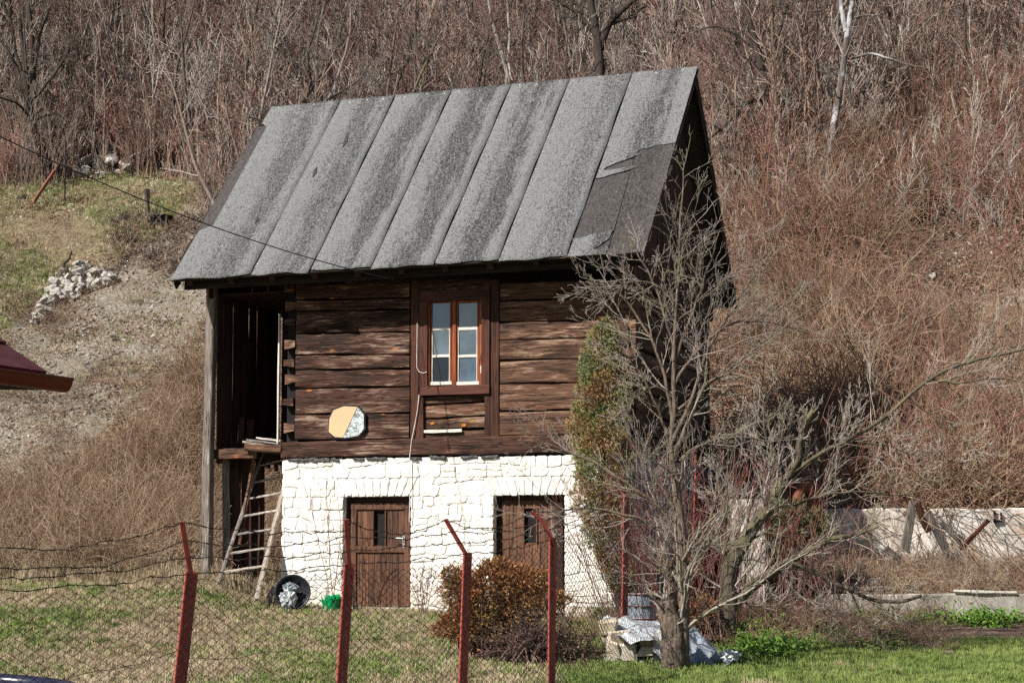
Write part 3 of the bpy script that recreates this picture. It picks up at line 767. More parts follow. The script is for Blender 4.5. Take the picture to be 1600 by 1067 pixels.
# window
wf = MB()
def bar(mb, xa, ya, xb, yb, v0, v1, seed=0, vert=None):
    a = P3(xa, ya, v0); b = P3(xb, yb, v0); u0, u1 = a[0], b[0]; z1, z0 = a[2], b[2]
    if (z1 - z0 > u1 - u0): mb.plank(((u0 + u1) / 2, (v0 + v1) / 2, z0), ((u0 + u1) / 2, (v0 + v1) / 2, z1), v1 - v0, u1 - u0, 5, .0012, .004, up=(1, 0, 0), seed=seed)
    else: mb.plank((u0, (v0 + v1) / 2, (z0 + z1) / 2), (u1, (v0 + v1) / 2, (z0 + z1) / 2), v1 - v0, z1 - z0, 5, .0012, .004, seed=seed)
bar(wf, 655.5, 457, 667.5, 603.5, -.05, .10, 1); bar(wf, 753, 456, 764.5, 603.5, -.05, .10, 2)
wfx = MB(); bar(wfx, 655.8, 604, 764.2, 615, -.065, .10, 3); wfy = MB(); bar(wfy, 655.8, 455, 764.2, 467, -.055, .10, 4)
win = add('window', wf, 'casing'); tag(win, 'double casement window with six small panes'); add('casing_rail', wfx, 'casing_x', win); add('casing_rail', wfy, 'casing_x', win)
mb = MB(); bar(mb, 668, 467.5, 671, 603, -.02, .09, 1); bar(mb, 749, 467.5, 752.6, 603, -.02, .09, 2); bar(mb, 706.5, 468, 712, 603, -.012, .09, 3); add('frame', mb, 'sash', win)
for (xa, xb) in ((671.8, 705.5), (712.8, 748.3)):
    mb = MB(); v0, v1 = .012, .055
    bar(mb, xa, 469, xa + 2.6, 600, v0, v1, 1); bar(mb, xb - 2.6, 469, xb, 600, v0, v1, 2); bar(mb, xa + 2.7, 469, xb - 2.7, 472.5, v0, v1, 3)
    add('sash', mb, 'sash', win)
    mb = MB(); bar(mb, xa + .1, 596.6, xb - .1, 601, v0 - .01, v1, 4)
    bar(mb, xa + 2.7, 511.8, xb - 2.7, 515.2, v0 + .004, v1 - .01, 4); bar(mb, xa + 2.7, 554.6, xb - 2.7, 557.8, v0 + .004, v1 - .01, 5)
    bar(mb, xa + 2.7, 515.4, xa + 3.9, 596.3, v0 + .006, v1 - .012, 6); bar(mb, xb - 3.9, 515.4, xb - 2.7, 596.3, v0 + .006, v1 - .012, 7)
    add('glazing_bar', mb, 'white_paint', win)
    for j, (ya, yb) in enumerate(((472.8, 511.6), (515.4, 554.4), (558, 596.4))):
        a = P3(xa + 2.6, ya, .035); b = P3(xb - 2.6, yb, .035)
        mb = MB(); mb.box(((a[0] + b[0]) / 2, .0365, (a[2] + b[2]) / 2), (b[0] - a[0] - .001, .004, a[2] - b[2] - .001), (rs.normal(0, .02), 0, rs.normal(0, .02))); add('pane', mb, 'glass_dark' if (j == 2 and xa < 700) else 'glass', win)
mb = MB(); bar(mb, 750.5, 571, 752, 583, -.03, -.02, 1); add('hinge', mb, 'white_paint', win)
mb = MB(); bar(mb, 668, 468, 752, 603, .07, .075, 1); add('dark_backing', mb, 'interior', win)  # near-black sheet stands in for the dark room behind the panes
# side and back walls
for wall in range(2):
    for i in range(9):
        z0 = 2.42 + i * .335; z1 = z0 + .315
        if wall == 0:
            mb = MB(); mb.plank((HL - .1, -.08 if i % 2 else .0, (z0 + z1) / 2), (HL - .1, HB, (z0 + z1) / 2), .2, z1 - z0, 14, .008, .03, seed=200 + i, bulge=.01); add('log', mb, 'log_y')
        else:
            mb = MB(); mb.plank((.1, .22, (z0 + z1) / 2), (.1, HB, (z0 + z1) / 2), .2, z1 - z0, 14, .008, .03, seed=220 + i, bulge=.01); add('log', mb, 'log_y')
for i in range(9):
    z0 = 2.42 + i * .335; mb = MB(); mb.plank((-.05, HB - .1, z0 + .157), (HL + .05, HB - .1, z0 + .157), .2, .315, 14, .008, .03, seed=240 + i, bulge=.01); add('log', mb, 'log')
mb = MB(); mb.box((HL / 2, HB / 2, 2.45), (HL - .5, HB - .5, .08)); add('floor', mb, 'interior')

# roof
vE, vR = -.80, 3.051
EL = P3(268, 438, vE); ER = P3(1004, 396, vE); RL = P3(425, 170, vR); RR = P3(1088, 108, vR)
nrm = np.cross(ER - EL, RL - EL); nrm /= np.linalg.norm(nrm)
if nrm[1] > 0: nrm = -nrm
def RP(s, t, off=0.0):
    s = np.asarray(s, float)[..., None]; t = np.asarray(t, float)[..., None]
    p = EL * (1 - s) * (1 - t) + ER * s * (1 - t) + RL * (1 - s) * t + RR * s * t
    return p + nrm * np.asarray(off, float)[..., None] if np.ndim(off) else p + nrm * off
def l2w(p): return np.array(loc2w(*p))
def roof_st(px, py):
    s, t = .5, .5
    for _ in range(12):
        def f(s, t): return np.array(proj(l2w(RP(s, t))))
        r0 = f(s, t) - (px, py); h = 1e-4
        J = np.stack([(f(s + h, t) - (px, py) - r0) / h, (f(s, t + h) - (px, py) - r0) / h], 1)
        d = np.linalg.solve(J, -r0); s += d[0]; t += d[1]
    return s, t
LS, LT = np.linalg.norm(ER - EL), np.linalg.norm(RL - EL)
def patch(st0, st1, bottom, ns=8, ntt=46, off=.03, idx=0, tmax=1.0, seed=0, wr=.003, lift=.004):
    """roofing strip between two seams; st0/st1 = (s at t=0, s at t=1)"""
    r = np.random.default_rng(seed)
    V = []; U = []
    a, b = r.uniform(0, 6, 2)
    for j in range(ntt + 1):
        for i in range(ns + 1):
            f = i / ns
            tb = np.interp(f, np.linspace(0, 1, len(bottom)), bottom)
            t = tb + (tmax - tb) * j / ntt
            s = (st0[0] * (1 - f) + st1[0] * f) * (1 - t) + (st0[1] * (1 - f) + st1[1] * f) * t - (.0032 + .0012 * math.sin(t * 19 + seed)) * f
            h = off + wr * (math.sin(9 * t * 3 + a + f * 3) * .5 + math.sin(23 * t + b + f * 5) * .3 + r.normal(0, .25)) + lift * max(0, f - .86) / .14 * (.6 + .4 * math.sin(31 * t + a)) + .006 * (1 - min(1, f / .05))
            V.append(RP(s, t, h)); U.append((idx + f * .98, t * LT))
    V = np.array(V); n = ns + 1; i = np.arange((ntt + 1) * n).reshape(-1, n)
    Q = np.stack([i[:-1, :-1], i[:-1, 1:], i[1:, 1:], i[1:, :-1]], -1).reshape(-1, 4)
    N0 = len(V); V2 = V - nrm * .012
    ring = np.concatenate([i[0, :], i[1:, -1], i[-1, -2::-1], i[-2:0:-1, 0]])
    sk = np.stack([ring, np.roll(ring, -1), np.roll(ring, -1) + N0, ring + N0], 1)
    me = quads_mesh('roofing_strip', [np.vstack([V, V2])], [np.vstack([Q, Q[:, ::-1] + N0, sk[:, ::-1]])])
    uv = me.uv_layers.new(name='UV'); li = np.zeros(len(me.loops), np.int32); me.loops.foreach_get('vertex_index', li)
    UU = np.array(U + U); uv.data.foreach_set('uv', UU[li].astype(np.float32).ravel()); return me
# boarded deck under the paper: single boards along the roof
roof = MB(); roof.raw(np.vstack([RP([0, 1, 1, 0], [.006, .006, 1, 1], -.035), RP([0, 1, 1, 0], [.006, .006, 1, 1], -.06)]), [(0, 1, 2, 3), (7, 6, 5, 4), (0, 4, 5, 1), (1, 5, 6, 2), (2, 6, 7, 3), (3, 7, 4, 0)])
roof_o = add('roof', roof, 'deck'); tag(roof_o, 'steep roof of worn grey tar paper strips, torn at the lower right')
for i in range(18):
    t = (i + .5) / 18; mb = MB(); e0 = -.006 + rs.uniform(-.006, .004); e1 = 1.004 + rs.uniform(-.004, .006)
    mb.plank(RP(e0, t, -.012), RP(e1, t, -.012), .024, LT / 18 - .006, 10, .002, .004, up=RP(.5, .6) - RP(.5, .4), seed=i); add('board', mb, 'deck', roof_o)
seams_px = [((535, 158), (391, 436)), ((621, 149.5), (482, 434)), ((708, 143), (579, 426)), ((800, 136), (676, 424)), ((891, 128), (777, 418)), ((989, 118), (886, 408))]
seams = [(.0, .0)]
for (tp, bt) in seams_px:
    s1, t1 = roof_st(*tp); s0, t0 = roof_st(*bt); k = (s1 - s0) / (t1 - t0); seams.append((s0 - k * t0, s0 + k * (1 - t0)))
seams.append((1.0, 1.0))
# leftmost strip: its edge steps in where the old felt shows at the rake
sA, tA = roof_st(404, 203); sB, tB = roof_st(333, 356); sC, tC = roof_st(316, 357); sD, tD = roof_st(416, 203)
bt = [[-.008, .0, -.004, -.009, -.003, .004], [-.004, -.010, -.002, .002, -.008, -.012], [.006, .0, .004, -.002, .006, .003], [-.010, -.004, -.008, .0, -.002, -.006], [.002, -.004, .0, .006, -.002, .004], [-.006, -.002, -.008, -.004, .004, -.001]]
def mixst(a, b, f): return (a[0] * (1 - f) + b[0] * f, a[1] * (1 - f) + b[1] * f)
me = patch(seams[0], seams[1], bt[0], 10, 46, .03, 0, 1.004, 1)
# pull the outer column inwards along the felt strip
co_ = np.zeros(len(me.vertices) * 3, np.float32); me.vertices.foreach_get('co', co_); co_ = co_.reshape(-1, 3)
nn = 11; N0 = 47 * nn
for half in range(2):
    for j in range(47):
        t = max(0, j / 46)
        if tC - .01 < t < tA + .012:
            f = (t - tC) / (tA - tC); s = sB * (1 - f) + sD * f
            for i in range(11):
                k = half * N0 + j * nn + i
                tgt = RP(s + (seams[1][0] * (1 - t) + seams[1][1] * t - s) * i / 10, t, .03 - .012 * half); co_[k] = tgt
me.vertices.foreach_set('co', co_.ravel())
obj('roofing_strip', me, 'tar', roof_o)
mb = MB(); pl = [(sA - .004, tA + .01), (sD + .006, tA + .014), (sB + .004, tC - .012), (sC - .006, tC - .012), (sC + (sA - sC) * .35 + .002, tC + (tA - tC) * .35), (sC + (sA - sC) * .6 - .003, tC + (tA - tC) * .6)]
def roof_poly(name, poly, off, th, mat, idx=6):
    """a cut piece of roofing; corners in (s, t)"""
    n = len(poly); tri = tessellate_polygon([[Vector((a * LS, b * LT, 0)) for a, b in poly]])
    A = np.array([RP(a, b, off + rs.normal(0, .002)) for a, b in poly])
    Fs = [tuple(t) for t in tri] + [tuple(n + i for i in reversed(t)) for t in tri] + [(i, (i + 1) % n, n + (i + 1) % n, n + i) for i in range(n)]
    mb = MB(); mb.raw(np.vstack([A, A - nrm * th]), Fs); o = mb.build(name, mat, roof_o)
    me = o.data; uv = me.uv_layers.new(name='UV')
    st = [(idx + (a - (seams[6][0] * (1 - b) + seams[6][1] * b)) / max(1e-3, 1 - (seams[6][0] * (1 - b) + seams[6][1] * b)), b * LT) if idx == 6 else (idx + a * 3, b * LT) for a, b in poly]; st += st
    for l in me.loops: uv.data[l.index].uv = st[l.vertex_index]
    return o
tag(roof_poly('bare_felt', pl[:4], .024, .02, 'tar_old', 20), 'strip of old brown felt along the left edge')
for k in range(1, 6):
    me = patch(seams[k], seams[k + 1], bt[k], 8, 46, .03 + .002 * (k % 2), k, 1.004, k + 1); obj('roofing_strip', me, 'tar', roof_o)
C2 = lambda x, y: roof_st(740 + x / 2.884, 90 + y / 2.884)
s6 = lambda t: seams[6][0] * (1 - t) + seams[6][1] * t
def jag(pts, n=3, a=.004):
    out = []
    for i in range(len(pts) - 1):
        for k in range(n):
            f = k / n; p = np.array(pts[i]) * (1 - f) + np.array(pts[i + 1]) * f
            if k: p = p + rs.normal(0, a, 2) * (.5, 1)
            out.append(tuple(p))
    return out + [tuple(pts[-1])]
rk = C2(906, 389); lf = C2(556, 553)
A_ = [(s6(1.004), 1.004), (1.003, 1.004), (1.003, rk[1])] + jag([C2(905, 391), C2(835, 401), C2(770, 418), C2(728, 436), C2(758, 442)], 3) + jag([C2(720, 457), C2(650, 480), C2(598, 502), C2(586, 515), C2(640, 510), C2(722, 494), C2(737, 498), C2(715, 509), C2(640, 530), C2(590, 546)], 2, .002) + [(s6(lf[1]) + .001, lf[1])]
roof_poly('roofing_strip', A_, .034, .016, 'tar')
lb = C2(458, 818)
B_ = [(s6(lb[1]), lb[1])] + jag([C2(470, 824), C2(510, 815), C2(545, 803), C2(600, 792), C2(632, 783), C2(612, 825), C2(575, 850), C2(540, 868), C2(575, 876), C2(612, 846), C2(600, 886)], 2, .002) + [(C2(600, 890)[0], -.002), (s6(0), -.004)]
tag(roof_poly('torn_strip', B_, .034, .016, 'tar'), 'torn remainder of a strip at the eave')
D_ = [(s6(.0) - .001, .0), (C2(640, 700)[0] - .06, .0), C2(632, 783), C2(722, 460), (C2(735, 420)[0], C2(735, 410)[1]), (s6(lf[1] + .1), lf[1] + .1)]
roof_poly('bare_felt', [(s6(0) - .002, .002), (C2(600, 890)[0], .002), C2(632, 783), C2(722, 458), C2(745, 395), (s6(.66), .66)], .014, .012, 'tar_old', 22)
roof_poly('bare_felt', [(C2(600, 890)[0] + .002, -.004), (1.003, .004), (1.003, rk[1] + .03), C2(748, 395), C2(726, 458), C2(636, 783)], .020, .014, 'tar_old', 23)
for (x, y, l_) in ((493, 272, 9), (541, 223, 12), (402, 346, 6), (700, 250, 5)):
    a = roof_st(x + l_ * .35, y - l_); b = roof_st(x - l_ * .45, y + l_); c = roof_st(x + 2.6, y + 1); d_ = roof_st(x - 2.2, y - 1)
    roof_poly('tear', [a, c, b, d_], .044, .004, 'tar_old', 24)
# nail heads along the seams and ridge
mb = MB()
for k in range(1, 7):
    for t in np.arange(.03, 1, .075):
        t = t + rs.normal(0, .01); s = seams[k][0] * (1 - t) + seams[k][1] * t
        if k < 4 and rs.random() < .5: continue
        if k == 6 and t < .6: continue
        mb.box(RP(s + .004, t, .046), (.016, .016, .012), tuple(rs.uniform(0, 1, 3)))
for s in np.arange(.02, 1, .045): mb.box(RP(s + rs.normal(0, .004), .985 + rs.normal(0, .004), .04), (.02, .02, .014), tuple(rs.uniform(0, 1, 3)))
o = add('nails', mb, 'nail', roof_o); o.name = 'nail_heads'; tag(o, kind='stuff')
# back slope
vK = 6.45; zK = 5.42
BL = np.array([EL[0], vK, zK]); BR = np.array([ER[0], vK, zK + .05])
n2_ = np.cross(BR - RR, RL - RR); n2_ /= np.linalg.norm(n2_); n2_ = n2_ if n2_[2] > 0 else -n2_
mb = MB(); up_ = nrm * .022
A = np.array([RL + up_, RR + up_, BR, BL]); mb.raw(np.vstack([A, A - n2_ * .06]), [(0, 1, 2, 3), (7, 6, 5, 4), (0, 4, 5, 1), (1, 5, 6, 2), (2, 6, 7, 3), (3, 7, 4, 0)]); o = add('back_slope', mb, 'tar_old')
# edge boards under the right-hand rake, rafters, fascia
for (A, B, nn_) in ((ER, RR, nrm), (BR, RR, n2_), (EL, RL, nrm), (BL, RL, n2_)):
    sg = 1 if A[0] > 0 else -1
    mb = MB(); mb.plank(A - nn_ * .12 + np.array([-.03 * sg, 0, 0]), B - nn_ * .12 + np.array([-.03 * sg, 0, 0]), .03, .12, 10, .003, .004, up=nn_, seed=7); add('rake_board', mb, 'board')
for u in np.linspace(EL[0] + .25, ER[0] - .25, 11):
    s = (u - EL[0]) / (ER[0] - EL[0])
    mb = MB(); mb.plank(RP(s, .015, -.13), RP(s, .98, -.13), .1, .13, 4, .003, .01, up=nrm, seed=int(u * 10) + 40); add('rafter', mb, 'board')
mb = MB(); f0 = RP(.012, .02, -.13); f1 = RP(.99, .02, -.13); mb.plank(f0 + (0, .12, -.03), f1 + (0, .12, -.03), .03, .16, 16, .006, .006, seed=77); add('fascia', mb, 'deck')
# gables: vertical boards
for (gu, su) in ((HL + .06, 1), (-1.30, -1)):
    zb = 5.1; n = 34 if su > 0 else 30; v0, v1 = -.2, HB + .3
    e = np.linspace(v0, v1, n + 1)
    for i in range(n):
        vc = (e[i] + e[i + 1]) / 2
        f = (vc - vE) / (vR - vE) if vc < vR else (vK - vc) / (vK - vR)
        ztop = zK + f * ((RR[2] if su > 0 else RL[2]) - zK) - .22
        if ztop < zb + .05: continue
        mb = MB(); mb.plank((gu + rs.normal(0, .004), vc, zb - (0 if su > 0 else .0)), (gu + rs.normal(0, .004), vc, ztop), .022, (e[i + 1] - e[i]) - rs.uniform(.006, .02), 3, .003, .003, up=(0, 1, 0), seed=300 + i); add('gable_board', mb, 'board')
# porch at the left end
pu = -1.27
a = P3(318, 700, 0); b = P3(331, 700, 0)
mb = MB(); mb.plank(((a[0] + b[0]) / 2, .02, tz(*loc2w(pu, 0, 0)[:2]) - .1), ((a[0] + b[0]) / 2 + .02, .02, 5.28), .16, b[0] - a[0], 12, .006, .014, up=(1, 0, 0), seed=400); add('corner_post', mb, 'grey_wood')
mb = MB(); zf = P3(340, 709)[2]
mb.plank((pu + .09, .10, zf), (-.55, .10, zf), .14, .16, 5, .004, .01, seed=401); add('floor_beam', mb, 'log_pale')
mb = MB(); mb.plank((pu + .02, .1, zf), (pu + .02, 2.6, zf), .12, .16, 5, .004, .01, seed=402); add('floor_beam', mb, 'post_wood')
# left wall: loose vertical boards with lit slits
r2 = np.random.default_rng(21); v = .10; i = 0
while v < 2.45:
    wd = r2.uniform(.12, .19); zt = 5.3; zb = zf - r2.uniform(0, .25)
    mb = MB(); lean = r2.normal(0, .012)
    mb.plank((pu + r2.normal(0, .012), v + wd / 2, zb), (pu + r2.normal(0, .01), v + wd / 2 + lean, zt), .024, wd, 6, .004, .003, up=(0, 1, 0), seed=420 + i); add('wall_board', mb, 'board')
    v += wd + r2.choice([.002, .006, .016]); i += 1
# back wall of the porch
u = pu + .03; i = 0
while u < -.06:
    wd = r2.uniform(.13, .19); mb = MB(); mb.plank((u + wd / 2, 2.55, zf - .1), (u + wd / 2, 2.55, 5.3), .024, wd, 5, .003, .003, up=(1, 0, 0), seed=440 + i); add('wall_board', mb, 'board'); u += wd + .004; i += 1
mb = MB(); a = P3(438, 490, .12); b = P3(440, 692, .12); mb.plank((a[0] - .012, .12, b[2]), (a[0] - .012, .12, a[2]), .05, .028, 8, .002, .003, up=(1, 0, 0), seed=450); add('lit_edge_strip', mb, 'white_paint')  # pale strip stands in for a board edge lit by the sun
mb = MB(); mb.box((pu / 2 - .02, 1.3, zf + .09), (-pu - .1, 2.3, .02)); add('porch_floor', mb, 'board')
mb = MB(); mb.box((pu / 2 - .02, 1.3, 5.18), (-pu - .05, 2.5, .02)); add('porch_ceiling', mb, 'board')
# uprights and loose boards standing below the porch floor
for i, (xa, ya, xb, yb, wd, vv, mat) in enumerate(((353, 915, 352, 696, .11, 1.0, 'board'), (364, 915, 362, 690, .12, 1.1, 'board'), (375, 915, 374, 690, .12, 1.15, 'board'), (386, 915, 385, 690, .12, 1.2, 'board'), (397, 915, 397, 700, .12, 1.25, 'board'), (406, 800, 405, 700, .09, 1.25, 'board'), (355, 915, 352, 700, .13, .35, 'grey_wood'), (372, 920, 366, 690, .15, .5, 'board'), (387, 925, 384, 684, .16, .62, 'board'), (362, 912, 378, 652, .10, .75, 'post_wood'), (395, 922, 401, 700, .14, .8, 'board'), (374, 850, 398, 720, .05, .3, 'log_pale'), (381, 800, 396, 715, .035, .28, 'log_pale'), (380, 918, 392, 655, .12, .9, 'post_wood'), (407, 900, 410, 700, .1, 1.0, 'board'))):
    a = P3(xa, ya, vv); b = P3(xb, yb, vv); mb = MB(); mb.plank(a, b, .035, wd, 6, .004, .004, up=(1, 0, 0), seed=460 + i); add('upright_board', mb, mat)
# landing
for i, (xa, ya, xb, yb) in enumerate(((384, 690, 436, 699), (390, 687, 440, 694), (405, 684, 440, 689))):
    a = P3(xa, ya, .05 + .14 * i); b = P3(xb, yb, .05 + .14 * i); z = (a[2] + b[2]) / 2
    mb = MB(); mb.plank((a[0] - .03, .05 + .14 * i, a[2]), (min(b[0], -.02), .05 + .14 * i, b[2]), .12, .03, 4, .004, .004, seed=480 + i); add('landing_board', mb, 'grey_wood_x')
mb = MB(); a = P3(384, 693, 0); mb.plank((a[0], -.03, a[2] - .06), (-.01, -.03, a[2] - .10), .05, .12, 4, .004, .01, seed=485); add('landing_beam', mb, 'log_pale')
# ------------------------------------------------------------------ things round the house
# ladder
lad = thing('wooden_ladder', 'grey wooden ladder leaning up to the porch landing at the left of the white wall', 'ladder', loc2w(-1.1, -.5, .2))
LI = Matrix.Translation(-lad.location)
def wpt(px, py, v): return np.array(LI @ Vector(l2w(P3(px, py, v))))
rl_ = [wpt(335, 928, -.5), wpt(412, 703, .95)]; rr2 = [wpt(400, 938, -.62), wpt(461, 692, .8)]
for k, (a, b) in enumerate((rl_, rr2)):
    mb = MB(); mb.plank(a, b, .045, .12 if k == 0 else .17, 8, .004, .008, up=(CT * .5, -.8, .5), seed=500 + k); mb.build('rail', 'ladder_wood', lad)
for i, (y, y2) in enumerate(((728.5, 716), (756, 746), (782.5, 772), (810, 800), (838, 829), (867, 858), (895, 886))):
    f = (928 - y) / 225.; a = rl_[0] * (1 - f) + rl_[1] * f
    g = (938 - y2) / 246.; b = rr2[0] * (1 - g) + rr2[1] * g
    mb = MB(); mb.plank(a + (b - a) * -.03, b + (b - a) * .03, .05, .026, 3, .003, .005, up=(0, -.4, .9), seed=510 + i); mb.build('rung', 'grey_wood_x', lad)

def lworld(mb, name, mat, label, cat, smooth=False, group=None, parent=None):
    o = mb.build(name, mat, parent, smooth); 
    if parent is None:
        V = np.zeros(len(o.data.vertices) * 3, np.float32); o.data.vertices.foreach_get('co', V); V = V.reshape(-1, 3)
        c = np.array([V[:, 0].mean(), V[:, 1].mean(), V[:, 2].min()], np.float32); o.data.vertices.foreach_set('co', (V - c).ravel()); o.location = c; o.data.update()
        tag(o, label, cat, group)
    return o
# mirror or sign hanging on the logs
c = P3(544, 659); t_ = thing('hanging_board', 'cream eight-sided board with silver foil on its right side hanging on the logs', 'board', loc2w(c[0], -.06, c[2]), -TH)
oc = [(-.31, -.17), (-.20, -.26), (0, -.27), (.22, -.24), (.32, -.13), (.31, .12), (.20, .24), (-.05, .26), (-.24, .20), (-.31, .06)]
mb = MB(); mb.prism([(a * 1.04, b * 1.05) for a, b in oc], (0, .02, 0)); mb.build('rim', 'black_plastic', t_)
M['cream'] = flat_mat('cream_cardboard', (.60, .42, .24), .6, .06, 2)
m = MAT('crumpled_foil', .35); n = m.noise(m.coords(), 14, 5, .7, 1.0); m.col(m.ramp(n, [(.35, (.12, .13, .13)), (.5, (.5, .56, .56)), (.7, (.75, .78, .78))])); m.bump(n, 1, .03); m.b.inputs['Metallic'].default_value = .35; M['foil'] = m.m
mb = MB(); mb.prism([(-.31, -.16), (-.20, -.245), (-.06, -.255), (.19, .235), (-.05, .25), (-.23, .19), (-.30, .05)], (0, -.012, 0)); mb.build('cream_face', 'cream', t_)
mb = MB(); mb.prism([(-.05, -.256), (.0, -.26), (.21, -.23), (.31, -.12), (.30, .11), (.20, .225)], (0, -.014, 0)); mb.build('foil_face', 'foil', t_)
# cable from the left to the eave, cords on the wall
mb = MB(); A = at(0, 214, 21.5) + Vector((-6, -6.0, 1.9)); B = Vector(l2w(P3(628, 440, -.45)))
pts = []
A0 = np.array(at(-2, 213, 24)); B0 = np.array(B); d = (A0 - B0); A1 = B0 + d * 1.35
for i in range(40):
    f = i / 39; p = A1 * (1 - f) + B0 * f; 
    g = (f - .26) / .74; p[2] -= .55 * 4 * g * (1 - g) * (.35); pts.append(p)
mb.tube(pts, .009, 5); lworld(mb, 'power_cable', 'cable', 'dark overhead cable running down from the left to the eave', 'cable')
def wire_on_wall(pp, v, r, name, mat, label, cat):
    mb = MB(); mb.tube([l2w(P3(x, y, v)) for x, y in pp], r, 5); return lworld(mb, name, mat, label, cat)
wire_on_wall([(655, 617), (652.5, 640), (648, 665), (643, 690), (640.5, 712), (639.8, 740), (640.5, 776), (639.6, 815)], -.045, .008, 'loose_wire', 'cord', 'pale cord hanging from the window sill down to the left door', 'cord')
wire_on_wall([(652, 505), (651.5, 540), (651.2, 574), (655, 581), (662, 583), (667, 581)], -.06, .006, 'bent_wire', 'cord', 'thin pale wire bent beside the left window jamb', 'wire')
wire_on_wall([(447, 475), (480, 474), (520, 471), (532, 471), (531, 477), (524, 477)], -.04, .006, 'hook_wire', 'rust', 'thin rusty wire hook on the dark upper logs', 'wire')
# black basin with a white bag, green crate
g = gnd(457, 955, 26, 34); g = Vector(l2w(P3(457, 950, -.55))); g.z = tz(g.x, g.y)
t_ = thing('black_basin', 'black round basin tipped on its side with a crumpled white bag in it', 'basin', g)
mb = MB(); pr = [(.0, .0), (.17, .0), (.20, .03), (.27, .16), (.29, .17), (.285, .18), (.255, .165), (.185, .04), (0, .03)]
V = []; n = 28
for (r_, h_) in pr:
    for k in range(n): a = k * 2 * math.pi / n; V.append((r_ * math.cos(a), -h_, r_ * math.sin(a)))
Fs = [(i * n + k, i * n + (k + 1) % n, (i + 1) * n + (k + 1) % n, (i + 1) * n + k) for i in range(len(pr) - 1) for k in range(n)]
mb.raw(np.array(V) @ np.array(Euler((-.25, 0, .1)).to_matrix()).T + (0, 0, .24), Fs); mb.build('bowl', 'black_plastic', t_, True)
def crumple(seed, size, n=12, f=9, amp=.3):
    """crumpled closed lump"""
    r = np.random.default_rng(seed); V = []; 
    for i in range(n + 1):
        th = math.pi * i / n
        for k in range(2 * n):
            ph = math.pi * k / n; d = np.array([math.sin(th) * math.cos(ph), math.sin(th) * math.sin(ph), math.cos(th)])
            rr = 1 + amp * math.sin(f * d[0] + seed) * math.sin(f * .8 * d[1] + 2 * seed) + amp * .6 * math.sin(f * 1.7 * d[2] + f * d[0]) + r.normal(0, amp * .18)
            V.append(d * rr * np.array(size))
    Fs = [(i * 2 * n + k, i * 2 * n + (k + 1) % (2 * n), (i + 1) * 2 * n + (k + 1) % (2 * n), (i + 1) * 2 * n + k) for i in range(n) for k in range(2 * n)]
    return np.array(V), Fs
V, Fs = crumple(2, (.12, .07, .14)); mb = MB(); mb.raw(V + (-.04, -.24, .18), Fs); mb.build('bag', 'sheet', t_)
V, Fs = crumple(5, (.11, .05, .07)); mb = MB(); mb.raw(V + (-.02, -.16, .36), Fs); mb.build('rag', 'sheet_grey', t_)
g = Vector(l2w(P3(427, 930, -.35))); g.z = tz(g.x, g.y) + .02
mb = MB(); mb.prism([(-.22, 0), (.22, 0), (.24, .2), (.1, .31), (-.1, .3), (-.2, .16)], (0, .03, 0), g + Vector((.08, .1, 0))); lworld(mb, 'dark_slab', 'basement_shade', 'dark grey slab standing behind the black basin', 'slab')
g = Vector(l2w(P3(519, 950, -.5))); g.z = tz(g.x, g.y)
t_ = thing('green_basket', 'torn bright green plastic basket beside the left red post', 'basket', g, .2)
mb = MB(); 
for k in range(14):
    a = k * 2 * math.pi / 14; a2 = (k + 1) * 2 * math.pi / 14; h1 = .20 + .05 * math.sin(k * 2.3); r0, r1 = .12, .165
    mb.raw([(r0 * math.cos(a), r0 * math.sin(a), .01), (r0 * math.cos(a2), r0 * math.sin(a2), .01), (r1 * math.cos(a2) * 1.1, r1 * math.sin(a2), h1), (r1 * math.cos(a) * 1.1, r1 * math.sin(a), h1 + .02 * math.sin(k * 5)), (r0 * .93 * math.cos(a), r0 * .93 * math.sin(a), .01), (r0 * .93 * math.cos(a2), r0 * .93 * math.sin(a2), .01), (r1 * .94 * math.cos(a2) * 1.1, r1 * .94 * math.sin(a2), h1), (r1 * .94 * math.cos(a) * 1.1, r1 * .94 * math.sin(a), h1 + .02 * math.sin(k * 5))], [(0, 1, 2, 3), (7, 6, 5, 4), (3, 2, 6, 7), (0, 3, 7, 4), (1, 5, 6, 2), (0, 4, 5, 1)])
mb.build('side', 'green_plastic', t_)
V, Fs = crumple(8, (.10, .08, .06), 10, 7, .3); mb = MB(); mb.raw(V + (.05, -.02, .2), Fs); mb.build('torn_flap', 'green_plastic', t_)

